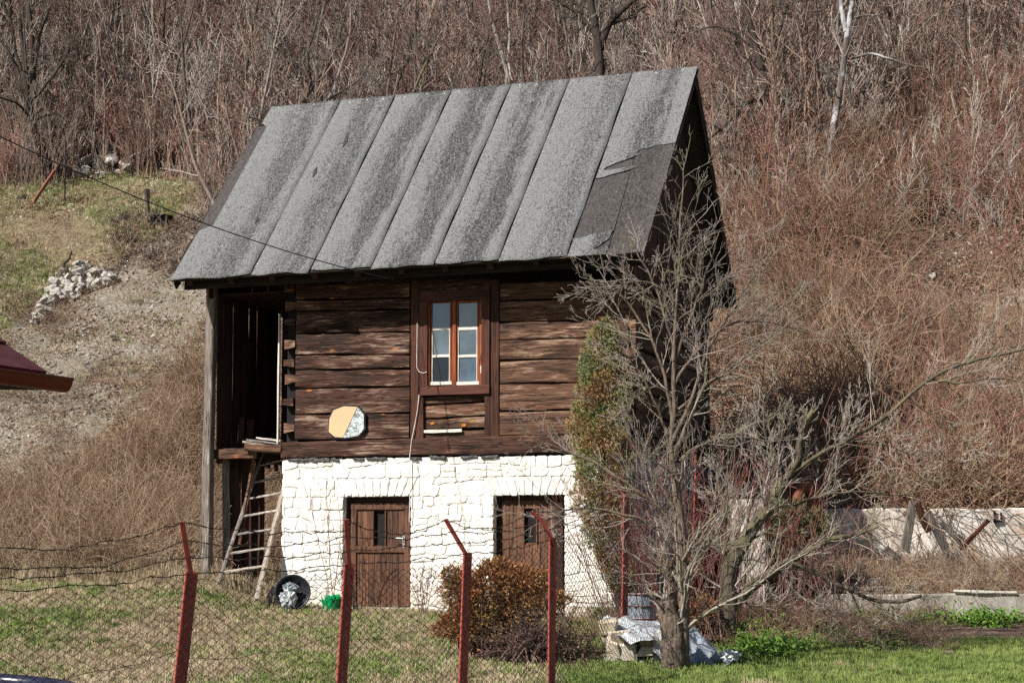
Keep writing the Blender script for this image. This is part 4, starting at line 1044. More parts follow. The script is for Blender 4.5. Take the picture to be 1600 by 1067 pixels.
# ------------------------------------------------------------------ fence
PP = [(-3.95, 13.2, .70), (-2.67, 15.5, None), (-1.53, 17.5, None), (-.46, 19.5, None), (.47, 21.3, None), (1.53, 25.0, None), (2.76, 27.6, None)]
tops = [None, (300, 893), (546, 880), (731, 863), (864, 840), (979, 772), (1090, 738)]
tips = [None, (284, 815), (541, 811), (696, 811), (831, 799), (968, 745), (1086, 705)]
mids = [None, None, None, None, (848, 815), None, None]
botx = [None, (277, 1110), (531, 1110), (723, 1080), (862, 1060), (976, 958), (1084, 900)]
fence = thing('wire_fence', 'rusty chain-link fence with faded red angle-iron posts and slack barbed wire on top', 'fence', (0, 20, -.7))
FO = np.array((0, 20, -.7))
PT = []; TIP = []
for k, (x, y, z) in enumerate(PP):
    if k == 0: t3 = np.array((x, y, z)); tp = t3 + (-.12, -.1, .36); b3 = np.array((x - .1, y, tz(x, y) - .1))
    else:
        t3 = np.array(at(*tops[k], y)); tp = np.array(at(*tips[k], y - .15)); zz = tz(t3[0], y); 
        q = np.array(at(*botx[k], y)); f = (zz - .15 - t3[2]) / (q[2] - t3[2]); b3 = t3 + (q - t3) * f
    PT.append(t3); TIP.append(tp)
    d = t3 - b3; L = np.linalg.norm(d); d /= L
    wv = .115 - .004 * k; right = np.array((.86, .5, 0)); right -= d * (right @ d); right /= np.linalg.norm(right); back = np.cross(d, right); back = back if back[1] > 0 else -back
    mb = MB(); th = .012
    def slab(a, u, w0, w1, v, t0, t1):
        c = [a + u * w0 + v * t0, a + u * w1 + v * t0, a + u * w1 + v * t1, a + u * w0 + v * t1]
        mb.raw([*c, *[q + d * L for q in c]], [(0, 1, 2, 3), (7, 6, 5, 4), (0, 4, 5, 1), (1, 5, 6, 2), (2, 6, 7, 3), (3, 7, 4, 0)])
    slab(b3 - FO, right, -wv / 2, wv / 2, back, 0, th)
    slab(b3 - FO, right, wv / 2 - th, wv / 2, back, th + .0005, wv * .7)
    slab(b3 - FO, right, -wv / 2, -wv / 2 + .012, back, -.014, -.0005)
    p = mb.build('post', 'red', fence)
    mb = MB(); pts = [t3 - FO - d * .05]; 
    if mids[k] if k < len(mids) else None: pts.append(np.array(at(*mids[k], y - .08)) - FO)
    pts.append(tp - FO)
    for i in range(len(pts) - 1): mb.plank(pts[i], pts[i + 1], .012, .045, 2, .001, .002, up=(.8, .3, .2), seed=k)
    mb.build('arm', 'red', fence)
rf = np.random.default_rng(31)
def sagline(a, b, sag, n=26, jit=.006, extra=None):
    f = np.linspace(0, 1, n)[:, None]; p = a * (1 - f) + b * f; p[:, 2] -= sag * 4 * f[:, 0] * (1 - f[:, 0])
    p[1:-1] += rf.normal(0, jit, (n - 2, 3)); 
    p[:, 2] += .012 * np.sin(f[:, 0] * 17 + rf.uniform(0, 6)) * np.sin(math.pi * f[:, 0]); return p
sags = [(.16, .10, .07, .05), (.12, .06, .03, .02), (.10, .05, .02, .03), (.10, .05, .06, .03), (.12, .08, .05, .04), (.1, .08, .05, .04)]
for k in range(len(PT) - 1):
    for q, fr in enumerate((1.0, .62, .28, -.03)):
        a = PT[k] + (TIP[k] - PT[k]) * fr; b = PT[k + 1] + (TIP[k + 1] - PT[k + 1]) * fr
        if q == 0 and k == 1: b = PT[2] + (TIP[2] - PT[2]) * .75
        p = sagline(a, b, sags[k][q] * (1 + .3 * rf.normal())) - FO
        mb = MB(); mb.tube(p, .0042, 3)
        p2 = p + np.stack([np.zeros(len(p)), .006 * np.sin(np.arange(len(p)) * 2.2), .006 * np.cos(np.arange(len(p)) * 2.2)], 1); mb.tube(p2, .003, 3)
        L = np.linalg.norm(b - a); nb = int(L / .11)
        for i in range(nb):
            f = (i + .5) / nb * (len(p) - 1); j = int(f); c = p[j] + (p[min(j + 1, len(p) - 1)] - p[j]) * (f - j)
            for s in range(2):
                dd = rf.normal(0, 1, 3); dd /= np.linalg.norm(dd); mb.tube([c - dd * .022, c + dd * .022], .0026, 3, False)
        mb.build('barbed_wire', 'wire', fence)
    # chain link
    A, B = PT[k] - (0, .02, .05), PT[k + 1] - (0, .02, .05)
    ga, gb = tz(A[0], A[1]) + .02, tz(B[0], B[1]) + .02
    L = np.linalg.norm((B - A)[:2]); cell = .072; nw = int(L / cell); rows = 44
    j = np.arange(rows + 1); Ps = []
    for i in range(nw + 1):
        zz = (j % 2) * (1 if i % 2 == 0 else -1) * .5 + .0
        x = (i + (np.where(j % 2 == 0, -.5, .5) if i % 2 == 0 else np.where(j % 2 == 0, .5, -.5))) / nw
        x = np.clip(x, 0, 1); wv = .015 * np.sin(x * 9 + k) 
        top = A[2] * (1 - x) + B[2] * x - .05 * 4 * x * (1 - x); bot = ga * (1 - x) + gb * x
        z = top + (bot - top) * j / rows + rf.normal(0, .004, rows + 1)
        P = np.stack([A[0] * (1 - x) + B[0] * x, A[1] * (1 - x) + B[1] * x + .03 * np.sin(6 * x + j * .12 + k), z], 1); P[:, 0] += rf.normal(0, .003, rows + 1) + wv; Ps.append(P - FO)
    V, Q = tubes(np.array(Ps), np.full((nw + 1, rows + 1), .0040), 3)
    o = obj('mesh_panel', quads_mesh('mesh_panel', [V], [Q]), 'wire', fence)
    mb = MB(); a = A + (ga - A[2]) * np.array((0, 0, .42)); b = B + (gb - B[2]) * np.array((0, 0, .36)); mb.tube(sagline(a, b, .08) - FO - (0, .03, 0), .003, 3); mb.build('tension_wire', 'wire', fence)

# ------------------------------------------------------------------ neighbouring roof at the left edge
nb = thing('neighbouring_house', 'corner of a low dark red roof with a red-brown gutter at the left edge', 'house', (-4.4, 11.6, -1.0))
NO = np.array((-4.4, 11.6, -1.0)); Yn = 12.0
g1 = np.array(at(101, 604, Yn)); g0 = np.array(at(-6, 590, Yn - .5)); g0 = g1 + (g0 - g1) * 6
dn = (g1 - g0); Ln = np.linalg.norm(dn); dn /= Ln; bk = np.cross((0, 0, 1), dn); bk /= np.linalg.norm(bk); 
V = []; na = 10
for i in range(30):
    c = g0 + dn * Ln * i / 29
    for k in range(na + 1):
        a = math.pi * k / na; V.append(c + bk * (-.075 * math.cos(a)) + np.array((0, 0, -.085 * math.sin(a) + .045)) - NO)
V = np.array(V); n_ = na + 1; Vi = V.copy(); 
Fs = [(i * n_ + k, i * n_ + k + 1, (i + 1) * n_ + k + 1, (i + 1) * n_ + k) for i in range(29) for k in range(na)]
mb = MB(); mb.raw(V, Fs); mb.raw(V[-n_:], [tuple(range(n_))]); rm = [g0 - bk * .078 + (0, 0, .045) - NO, g1 - bk * .078 + (0, 0, .045) - NO]; mb.tube(rm, .01, 6); mb.build('gutter', 'gutter', nb, True)
r0 = g0 + bk * .05 + (0, 0, .06); r1 = g1 - dn * .12 + bk * .05 + (0, 0, .06); upn = bk * .80 + np.array((0, 0, .60)) - dn * .35
mb = MB(); A = np.array([r0, r1, r1 + upn * 1.6, r0 + upn * 1.6 ]) - NO; nn = np.cross(A[1] - A[0], A[3] - A[0]); nn /= np.linalg.norm(nn); mb.raw(np.vstack([A, A - nn * .05]), [(0, 1, 2, 3), (7, 6, 5, 4), (0, 4, 5, 1), (1, 5, 6, 2), (2, 6, 7, 3), (3, 7, 4, 0)]); rr_o = mb.build('roof', 'roof_red', nb)
for j in range(5):
    for i in range(24):
        f0 = i / 24; f1 = (i + .94) / 24; a = A[0] + (A[3] - A[0]) * (j / 5); b = a + (A[1] - A[0]); c = (A[3] - A[0]) / 5 * 1.06
        q = [a + (b - a) * f0, a + (b - a) * f1, a + (b - a) * f1 + c, a + (b - a) * f0 + c]; mb = MB(); q = np.array(q)
        off = nn * .022; mb.raw(np.vstack([q + off + nn * .012, q + off * .2]), [(0, 1, 2, 3), (0, 4, 5, 1), (1, 5, 6, 2), (2, 6, 7, 3), (3, 7, 4, 0)]); mb.V[0][2:4] -= nn * .016; mb.build('tile', 'roof_red', rr_o)
mb = MB(); a = g0 + bk * .35 - NO; b = g1 - dn * .75 + bk * .35 - NO
wl = np.array([a, b, b + bk * 2, a + bk * 2]); lo = wl.copy(); lo[:, 2] = -.3; wl[:, 2] += -.02; mb.raw(np.vstack([wl, lo]), [(0, 1, 2, 3), (7, 6, 5, 4), (0, 4, 5, 1), (1, 5, 6, 2), (2, 6, 7, 3), (3, 7, 4, 0)]); mb.build('wall', 'plaster', nb)
mb = MB(); q = np.array([g0 + bk * .04, g1 + bk * .04 - dn * .1, g1 + bk * .6 - dn * .4, g0 + bk * .6]) - NO + (0, 0, -.0); mb.raw(np.vstack([q, q + (0, 0, -.03)]), [(0, 1, 2, 3), (7, 6, 5, 4), (0, 4, 5, 1), (1, 5, 6, 2), (2, 6, 7, 3), (3, 7, 4, 0)]); mb.build('soffit', 'interior', nb)

# dark round tub in the lower left corner
ct = np.array(at(-74, 1132, 16.8)); ct[2] = tz(ct[0], ct[1])
t_ = thing('dark_tub', 'dark blue-black curved rim of a large tub in the lower left corner', 'tub', ct)
rt = at(0, 1064, 16.8).z - ct[2]
mb = MB(); n = 48; V = []; pr = [(.80, .0), (.90, rt - .06), (.94, rt - .05), (.96, rt), (.93, rt + .015), (.87, rt), (.86, rt - .05), (.78, .04), (.0, .04)]
for (r_, h_) in pr:
    for k in range(n): a = k * 2 * math.pi / n; V.append((r_ * 1.15 * math.cos(a), r_ * math.sin(a), h_ - .05 * math.cos(a)))
mb.raw(V, [(i * n + k, i * n + (k + 1) % n, (i + 1) * n + (k + 1) % n, (i + 1) * n + k) for i in range(len(pr) - 1) for k in range(n)]); mb.build('shell', 'blue_black', t_, True)

# ------------------------------------------------------------------ stones under plastic sheets, drum
rk_ = np.random.default_rng(51)
def rockmesh(seed, size, flat=1.0, sub=2):
    import bmesh
    r = np.random.default_rng(seed); b = bmesh.new()
    blocky = size[0] > 2.5 * size[2] or flat != 1.0
    if blocky:
        bmesh.ops.create_cube(b, size=1.0)
        for v in b.verts: v.co += Vector(r.normal(0, .10, 3))
        bmesh.ops.bevel(b, geom=b.edges[:], offset=.10, segments=1, affect='EDGES')
    else:
        for k in range(22):
            d = r.normal(0, 1, 3); d /= np.linalg.norm(d); b.verts.new(d * r.uniform(.42, .6))
        h = bmesh.ops.convex_hull(b, input=b.verts[:])
        bmesh.ops.delete(b, geom=[v for v in b.verts if not v.link_faces], context='VERTS')
    for v in b.verts: v.co += Vector(r.normal(0, .015, 3)); v.co.x *= size[0]; v.co.y *= size[1]; v.co.z *= size[2]
    bmesh.ops.recalc_face_normals(b, faces=b.faces)
    me = bpy.data.meshes.new('stone'); b.to_mesh(me); b.free(); return me
st_px = [(962, 995, 34, 22), (1000, 998, 40, 10), (1030, 1000, 30, 10), (975, 1018, 44, 26), (1012, 1015, 30, 18), (1035, 1020, 34, 22), (958, 1012, 20, 24), (990, 1036, 46, 14), (1030, 1038, 30, 12), (955, 1030, 22, 18), (952, 980, 26, 22), (1012, 1003, 30, 9), (1040, 988, 22, 14)]
Yp = 24.0
for i, (x, y, w_, h_) in enumerate(st_px):
    me = rockmesh(600 + i, (w_ / 121 * 1.05, .35, h_ / 121), 2.0); me.materials.append(M['stone']); o = bpy.data.objects.new('flat_stone', me); COL.objects.link(o)
    o.location = at(x, y, Yp + .1 * rk_.random()); o.rotation_euler = (rk_.normal(0, .05), rk_.normal(0, .05), rk_.normal(0, .15))
    tag(o, 'flat pale limestone block in the pile left of the old fruit tree', 'stone', 'limestone blocks piled under the plastic sheet')
def sheet(outline_px, Yf, Yb, seed, mat, name, label, amp=.05, nx_=34, ny_=16, drop=None):
    """crumpled sheet lying over something: rows of pixels from the front edge to the back edge"""
    r = np.random.default_rng(seed); rows = []
    F_, Bk = outline_px
    for j in range(ny_ + 1):
        g = j / ny_
        row = []
        for i in range(nx_ + 1):
            f = i / nx_; pf = np.array([np.interp(f, np.linspace(0, 1, len(F_)), [q[0] for q in F_]), np.interp(f, np.linspace(0, 1, len(F_)), [q[1] for q in F_])]); pb = np.array([np.interp(f, np.linspace(0, 1, len(Bk)), [q[0] for q in Bk]), np.interp(f, np.linspace(0, 1, len(Bk)), [q[1] for q in Bk])])
            p = pf * (1 - g) + pb * g; Y = Yf + (Yb - Yf) * g ** 1.3
            q = np.array(at(p[0], p[1], Y)); k = math.sin(math.pi * min(1, max(0, f))) ** .5
            fold = amp * (math.sin(7 * f + 4 * g + seed) * math.sin(6 * g + 3 * f) + .5 * abs(math.sin(9 * f + 6 * g + seed)) - .3 + .15 * math.sin(19 * f - 11 * g))
            q += np.array((0, -fold * .8, fold)) + r.normal(0, amp * .05, 3); row.append(q)
        rows.append(row)
    V = np.array(rows).reshape(-1, 3); n = nx_ + 1; i = np.arange((ny_ + 1) * n).reshape(-1, n)
    Q = np.stack([i[:-1, :-1], i[:-1, 1:], i[1:, 1:], i[1:, :-1]], -1).reshape(-1, 4)
    mb = MB(); mb.raw(V, [tuple(q) for q in Q]); mb.raw(V + (0, .006, -.006), [tuple(q[::-1]) for q in Q]); return lworld(mb, name, mat, label, 'plastic sheet')
sheet(([(962, 990), (985, 1002), (1010, 1004), (1040, 1000)], [(958, 970), (980, 962), (1010, 966), (1045, 972)]), 23.7, 24.6, 3, 'sheet', 'plastic_sheet', 'crumpled pale plastic sheet lying on top of the limestone pile', .04)
sheet(([(1020, 1015), (1040, 1034), (1050, 1040), (1062, 1040)], [(1022, 992), (1035, 985), (1050, 985), (1062, 990)]), 23.6, 24.2, 9, 'sheet', 'plastic_sheet', 'white sheet edge hanging down just left of the fruit tree trunk', .03)
sheet(([(1068, 1038), (1090, 1040), (1110, 1047), (1130, 1046), (1146, 1030)], [(1066, 985), (1078, 984), (1092, 988), (1115, 1003), (1142, 1022)]), 23.5, 24.5, 14, 'sheet_grey', 'plastic_sheet', 'grey and white plastic sheet heaped just right of the fruit tree trunk', .055)
mb = MB(); V, Fs = crumple(21, (.11, .08, .075)); mb.raw(V + np.array(at(1140, 1024, 23.6)), Fs); lworld(mb, 'plastic_bag', 'sheet', 'small white crumpled bag at the right end of the grey sheet', 'bag')
mb = MB(); V, Fs = crumple(25, (.11, .1, .10), amp=.1); mb.raw(V + np.array(at(951, 974, 24.2)), Fs); lworld(mb, 'white_bucket', 'sheet', 'small white tub at the left end of the limestone pile', 'tub')
# ribbed drum
t_ = thing('grey_drum', 'grey-blue ribbed drum standing behind the fence beside the limestone pile', 'drum', at(1003, 968, 25.6))
mb = MB(); n = 30; V = []; hs = np.linspace(0, .36, 22)
for j, h_ in enumerate(hs):
    for k in range(n): a = k * 2 * math.pi / n; r_ = .19 + .008 * math.sin(k * 2.1) + (.008 if j in (1, 10, 20) else 0); V.append((r_ * math.cos(a), r_ * math.sin(a), h_))
V.append((0, 0, .35)); Fs = [(i * n + k, i * n + (k + 1) % n, (i + 1) * n + (k + 1) % n, (i + 1) * n + k) for i in range(21) for k in range(n)] + [(21 * n + k, 21 * n + (k + 1) % n, 22 * n) for k in range(n)]
mb.raw(V, Fs); mb.build('body', 'sheet_grey', t_, False)
for h_ in (.02, .19, .35):
    mb = MB(); mb.tube([(.205 * math.cos(a), .205 * math.sin(a), h_) for a in np.linspace(0, 6.283, 25)], .008, 5, False); mb.build('hoop', 'rust', t_)
# rubble lump behind
# ------------------------------------------------------------------ concrete walls and pipes at the right
cw = thing('concrete_wall', 'low stained concrete wall behind the green weeds at the lower right', 'wall', (8, 29.6, -.2))
CW = np.array((8, 29.6, -.2)); x = at(1262, 950, 29.6).x
r_ = np.random.default_rng(5); i = 0
while x < 22:
    wd = r_.uniform(1.1, 1.7); zt = CAMZ - 76 / F * 29.6 + r_.normal(0, .008)
    mb = MB(); mb.plank((x + .003 - CW[0], 0, (zt - .5) / 2 - CW[2]), (x + wd - .003 - CW[0], 0, (zt - .5) / 2 - CW[2]), .16, zt + .5, 8, .006, .015, seed=i); mb.build('slab', 'concrete', cw); x += wd; i += 1
mb = MB(); a = at(1490, 923, 29.5); b = at(1588, 925, 29.5); mb.plank(a, b, .05, .035, 6, .004, .006, seed=3); lworld(mb, 'white_rail', 'white_paint', 'white painted rail lying on the low concrete wall', 'rail')
ww = thing('whitewashed_wall', 'flaking whitewashed wall retaining the slope at the right', 'wall', (9, 31.3, .5)); WW = np.array((9, 31.35, .5))
x = at(1285, 820, 31.35).x; i = 0
while x < 24:
    wd = r_.uniform(.8, 1.6); zt = CAMZ + 55 / F * 31.35 + r_.normal(0, .015)
    mb = MB(); mb.plank((x - WW[0], 0, (zt + .2) / 2 - WW[2]), (x + wd - .002 - WW[0], 0, (zt + .2) / 2 - WW[2]), .22, zt - .2, 8, .012, .02, seed=i + 40); mb.build('wall_section', 'whitewash', ww); x += wd; i += 1
mb = MB(); a = at(1142, 780, 29.3); b = at(1196, 870, 29.3); mb.plank(((a.x + b.x) / 2, 29.35, b.z - .9), ((a.x + b.x) / 2, 29.35, a.z), .35, b.x - a.x, 10, .015, .03, up=(1, 0, 0), seed=61); lworld(mb, 'white_pillar', 'whitewash', 'short whitewashed wall end standing behind the leaning tree', 'wall')
for i, (x0, x1, yt) in enumerate(((1239, 1257, 752), (1259, 1277, 757))):
    Y = 30.4 + .15 * i; c = at((x0 + x1) / 2, 830, Y); tp = at((x0 + x1) / 2, yt + 14, Y); r0 = (x1 - x0) / 2 / F * Y
    pts = [(c.x, Y, c.z - .6), (c.x, Y, tp.z - .1)]
    for a in np.linspace(0, 1.25, 7): pts.append((c.x + .14 * (1 - math.cos(a)) + .02, Y, tp.z - .06 + .14 * math.sin(a)))
    q = pts[-1]; pts.append((q[0] + .06, Y, q[2] + .015))
    mb = MB(); mb.tube(pts, r0 * .95, 12); lworld(mb, 'rusty_pipe', 'rust', 'left of the two rusty bent vent pipes' if i == 0 else 'right of the two rusty bent vent pipes', 'pipe', True)
# timber debris
for i, (xa, ya, xb, yb, wd, mat, lab) in enumerate(((1427, 783, 1414, 862, .14, 'grey_wood', 'pale weathered post, left leg of the broken timber trestle'), (1448, 800, 1478, 858, .13, 'grey_wood', 'pale weathered post, right leg of the broken timber trestle'), (1432, 786, 1452, 830, .12, 'post_wood', 'dark brown plank between the legs of the broken trestle'), (1384, 855, 1412, 880, .10, 'grey_wood', 'short grey timber lying in brambles left of the trestle'), (1545, 812, 1500, 858, .07, 'post_wood', 'dark stick leaning across the whitewashed wall'), (1470, 815, 1510, 856, .09, 'grey_wood', 'grey board leaning right of the broken trestle'), (1236, 925, 1262, 893, .16, 'whitewash', 'whitish plank leaning at the left end of the concrete wall'), (1255, 930, 1380, 905, .10, 'grey_wood_x', 'long grey plank lying along the concrete wall'), (1290, 918, 1440, 920, .08, 'grey_wood_x', 'long low plank lying just above the concrete wall'))):
    Y = 30.4 if i < 6 else 29.85; mb = MB(); mb.plank(at(xa, ya, Y), at(xb, yb, Y + .1), .06, wd, 5, .006, .01, up=(1, 0, .3) if i < 7 else (0, 0, 1), seed=700 + i); lworld(mb, 'timber', mat, lab, 'plank')
mb = MB(); a = at(1552, 803, 31.15); mb.box((a.x + .02, 31.15, a.z - .05), (.03, .03, .22)); mb.box((a.x + .13, 31.15, a.z - .05), (.025, .03, .16)); mb.box((a.x + .07, 31.15, a.z - .12), (.14, .03, .03)); lworld(mb, 'iron_hook', 'black', 'small black iron bracket on the whitewashed wall', 'bracket')

# ------------------------------------------------------------------ left hillside things
rr3 = np.random.default_rng(77)
def heap(poly_top, poly_bot, n, smin, smax, lab, group, seed):
    r = np.random.default_rng(seed); ms = [rockmesh(900 + seed * 10 + k, (1.1, .75, .48)) for k in range(6)]
    for m_ in ms: m_.materials.append(M['rock'])
    for i in range(n):
        f = r.random(); g = r.random() ** .8
        xt = np.interp(f, np.linspace(0, 1, len(poly_top)), [p[0] for p in poly_top]); yt = np.interp(f, np.linspace(0, 1, len(poly_top)), [p[1] for p in poly_top]); xb = np.interp(f, np.linspace(0, 1, len(poly_bot)), [p[0] for p in poly_bot]); yb = np.interp(f, np.linspace(0, 1, len(poly_bot)), [p[1] for p in poly_bot])
        p = gnd(xt * (1 - g) + xb * g, yt * (1 - g) + yb * g, 36)
        o = bpy.data.objects.new('rock', ms[i % 6]); COL.objects.link(o); s = r.uniform(smin, smax) * (1.2 - .5 * r.random())
        o.location = p + Vector((0, 0, s * .25 + r.random() * .15)); o.scale = (s, s, s); o.rotation_euler = tuple(r.uniform(-.9, .9, 2)) + (r.uniform(0, 6),)
        tag(o, lab, 'rock', group)
heap([(70, 465), (100, 425), (140, 418), (178, 432)], [(52, 520), (90, 478), (130, 462), (176, 446)], 210, .08, .30, 'pale angular rock in the heap on the left slope', 'pale rocks heaped on the left slope', 1)
heap([(50, 505), (80, 480)], [(48, 512), (70, 500)], 14, .10, .22, 'pale angular rock in the heap on the left slope', 'pale rocks heaped on the left slope', 2)
heap([(55, 262), (130, 250), (215, 240), (250, 255)], [(60, 285), (130, 285), (160, 282), (200, 275)], 34, .2, .6, 'pale boulder at the foot of the trees above the grass slope', 'pale boulders along the wood edge', 3)
heap([(10, 540), (120, 520), (260, 480)], [(60, 640), (200, 600), (280, 520)], 26, .06, .16, 'small pale stone lying on the bare slope', 'small stones on the bare slope', 4)
heap([(1400, 380), (1600, 370)], [(1450, 440), (1600, 430)], 16, .08, .25, 'pale stone on the bare patch at the upper right', 'stones on the right-hand bare patch', 5)
me = rockmesh(950, (.30, .3, .34)); me.materials.append(M['rock']); o = bpy.data.objects.new('boulder', me); COL.objects.link(o); o.location = gnd(229, 795, 31) + Vector((0, -.1, .15)); tag(o, 'single pale mossy boulder low in the brambles left of the porch', 'rock')
def stick(name, pts, r, mat, lab, cat):
    mb = MB(); mb.tube(pts, r, 6); return lworld(mb, name, mat, lab, cat)
g = gnd(46, 326, 38); stick('rusty_post', [g, g + (at(86, 266, g.y) - Vector(g))], .05, 'rust', 'rusty orange pole leaning on the grass slope at the upper left', 'pole')
g = gnd(101, 322, 38); stick('thin_post', [g, at(103, 222, g.y)], .022, 'black', 'thin dark upright stake on the grass slope', 'stake')
g = gnd(232, 340, 38); stick('stump', [g, at(231, 318, g.y), at(229, 296, g.y)], [.06, .05, .09], 'bark_dark', 'dark cut stump above the bare slope', 'stump')
g = gnd(28, 316, 38); mb = MB(); mb.plank(at(17, 320, g.y), at(39, 306, g.y), .1, .12, 4, .02, .03, seed=5); lworld(mb, 'dark_log', 'bark_dark', 'short dark log lying on the grass slope at the far left', 'log')
g = gnd(100, 430, 38); stick('dead_stick', [g, at(100, 412, g.y), at(108, 405, g.y), at(112, 392, g.y)], [.05, .045, .03, .02], 'bark_dark', 'dark bent stick standing in the rock heap', 'stick')
g = gnd(252, 352, 38); mb = MB(); pr = [(.20, .0), (.27, .20), (.29, .21), (.28, .23), (.24, .20), (.18, .03), (0, .03)]; n = 20
V = [(r_ * math.cos(k * 6.2832 / n) * 1.1, r_ * math.sin(k * 6.2832 / n), h_) for (r_, h_) in pr for k in range(n)]
mb.raw(np.array(V) + np.array(g), [(i * n + k, i * n + (k + 1) % n, (i + 1) * n + (k + 1) % n, (i + 1) * n + k) for i in range(len(pr) - 1) for k in range(n)]); lworld(mb, 'black_tub', 'black_plastic', 'black tub beside the cut stump above the bare slope', 'tub', True)
g = at(1175, 97, 50); mb = MB(); V, Fs = crumple(33, (.22, .12, .15), amp=.18); mb.raw(V + np.array(g), Fs); lworld(mb, 'plastic_scrap', 'bag', 'pale blue plastic scrap caught in branches at the upper right', 'plastic scrap', True)
# ------------------------------------------------------------------ vegetation
def levels(P, Rr, spec, seed):
    """spec: list of (children, t0, t1, length ratio, angle, points, tropism, wiggle, radius ratio)"""
    r = np.random.default_rng(seed); out = [(P, Rr)]
    for (n, t0, t1, lr, an, npt, tr, wg, rr) in spec:
        P, Rr = children(P, Rr, n, t0, t1, lr, an, npt, r, tr, wg, rr); out.append((P, Rr))
    return out
def mesh_of(name, lv, ks, minr=None):
    Vs, Qs = [], []
    for (P, Rr), k in zip(lv, ks):
        V, Q = tubes(P, Rr if minr is None else np.maximum(Rr, minr), k); Vs.append(V); Qs.append(Q)
    me = quads_mesh(name, Vs, Qs); return me
def cat_levels(ls):
    return ls

# --- forest trees: eight grown shapes, copied
def forest_tree(seed, H, stems, lean, mt, mc):
    r = np.random.default_rng(seed); tr = []; 
    for s in range(stems):
        d = (r.normal(0, lean + .08 * (stems > 1)), r.normal(0, lean + .08 * (stems > 1)), 1)
        tr.append(stem((r.normal(0, .06) * (stems > 1), r.normal(0, .06) * (stems > 1), -.25), d, H * r.uniform(.8, 1.05), .022 + .0085 * H / (stems ** .5), 11, r, .07, .25))
    P = np.concatenate([t[0] for t in tr]); Rr = np.concatenate([t[1] for t in tr])
    lv = levels(P, Rr, [(int(13 / stems ** .5), .28, 1, .36, .75, 7, .55, .13, .5), (7, .2, 1, .5, .65, 5, .35, .14, .55), (5, .15, 1, .5, .6, 4, .25, .15, .6)], seed + 1)
    a = mesh_of('trunk', lv[:1], [6], .012); b = mesh_of('crown', lv[1:], [4, 3, 3], .0055)
    a.materials.append(M[mt]); b.materials.append(M[mc]); a.shade_smooth(); return a, b
kinds = [forest_tree(1, 7.5, 1, .06, 'bark_grey', 'bark_red'), forest_tree(2, 6.5, 2, .10, 'bark_grey', 'bark_grey'), forest_tree(3, 8.5, 1, .10, 'bark_dark', 'bark_red'), forest_tree(4, 5.5, 3, .12, 'bark_grey', 'bark_red'), forest_tree(5, 7, 1, .15, 'bark_moss', 'bark_grey'), forest_tree(6, 9, 1, .05, 'bark_dark', 'bark_grey'), forest_tree(7, 5, 4, .14, 'bark_red', 'bark_red'), forest_tree(8, 6.5, 2, .10, 'bark_grey', 'bark_pale')]
LAB = ['slender grey-brown bare tree with reddish twigs among the hillside trees', 'twin-stemmed grey bare tree among the hillside trees', 'tall dark-barked bare tree with reddish twigs on the hillside', 'bare tree of three thin grey stems on the hillside', 'leaning mossy bare tree on the hillside', 'tall dark bare tree with grey twigs on the hillside', 'clump of four thin reddish stems on the hillside', 'twin-stemmed bare tree with pale twigs on the hillside']
rt_ = np.random.default_rng(404)
pts = []; tries = 0
def in_forest(x, y):
    p = np.array([x, y, tz(x, y)]); px, py = proj(p)
    if px < 330: return py < np.interp(px, [-150, 0, 200, 330], [292, 287, 266, 285]) and y > 44
    if px < 1100: return y > 43
    return py < np.interp(px, [1100, 1250, 1400, 1600, 1750], [330, 300, 215, 190, 190])
while len(pts) < 286 and tries < 60000:
    tries += 1; y = rt_.uniform(42, 66); x = rt_.uniform(-.34 * y, .34 * y)
    if not in_forest(x, y): continue
    px, py = proj(np.array([x, y, tz(x, y)]))
    if 430 < px < 1080 and y < 46: continue
    md = .75
    if any((x - a) ** 2 + (y - b) ** 2 < md for a, b in pts): continue
    pts.append((x, y))
def place_tree(k, x, y, s, rz, lab, group, mt=None):
    t = thing('bare_tree', lab, 'tree', (x, y, tz(x, y)), rz, group); t.scale = (s, s, s)
    for nm, me in zip(('trunk', 'crown'), kinds[k]):
        o = bpy.data.objects.new(nm, me); COL.objects.link(o); o.parent = t
    return t
for i, (x, y) in enumerate(pts):
    k = int(rt_.choice(8, p=[.2, .13, .13, .13, .09, .10, .12, .10])); 
    px, py = proj(np.array([x, y, tz(x, y)])); zn = 'above the left slope' if px < 420 else 'behind the roof ridge' if px < 1100 else 'at the upper right'
    lb_ = LAB[k].replace(' among the hillside trees', '').replace(' on the hillside', '') + ' in the wood ' + zn
    place_tree(k, x, y, rt_.uniform(.65, 1.15), rt_.uniform(0, 6.28), lb_, lb_.replace('tree', 'trees', 1))

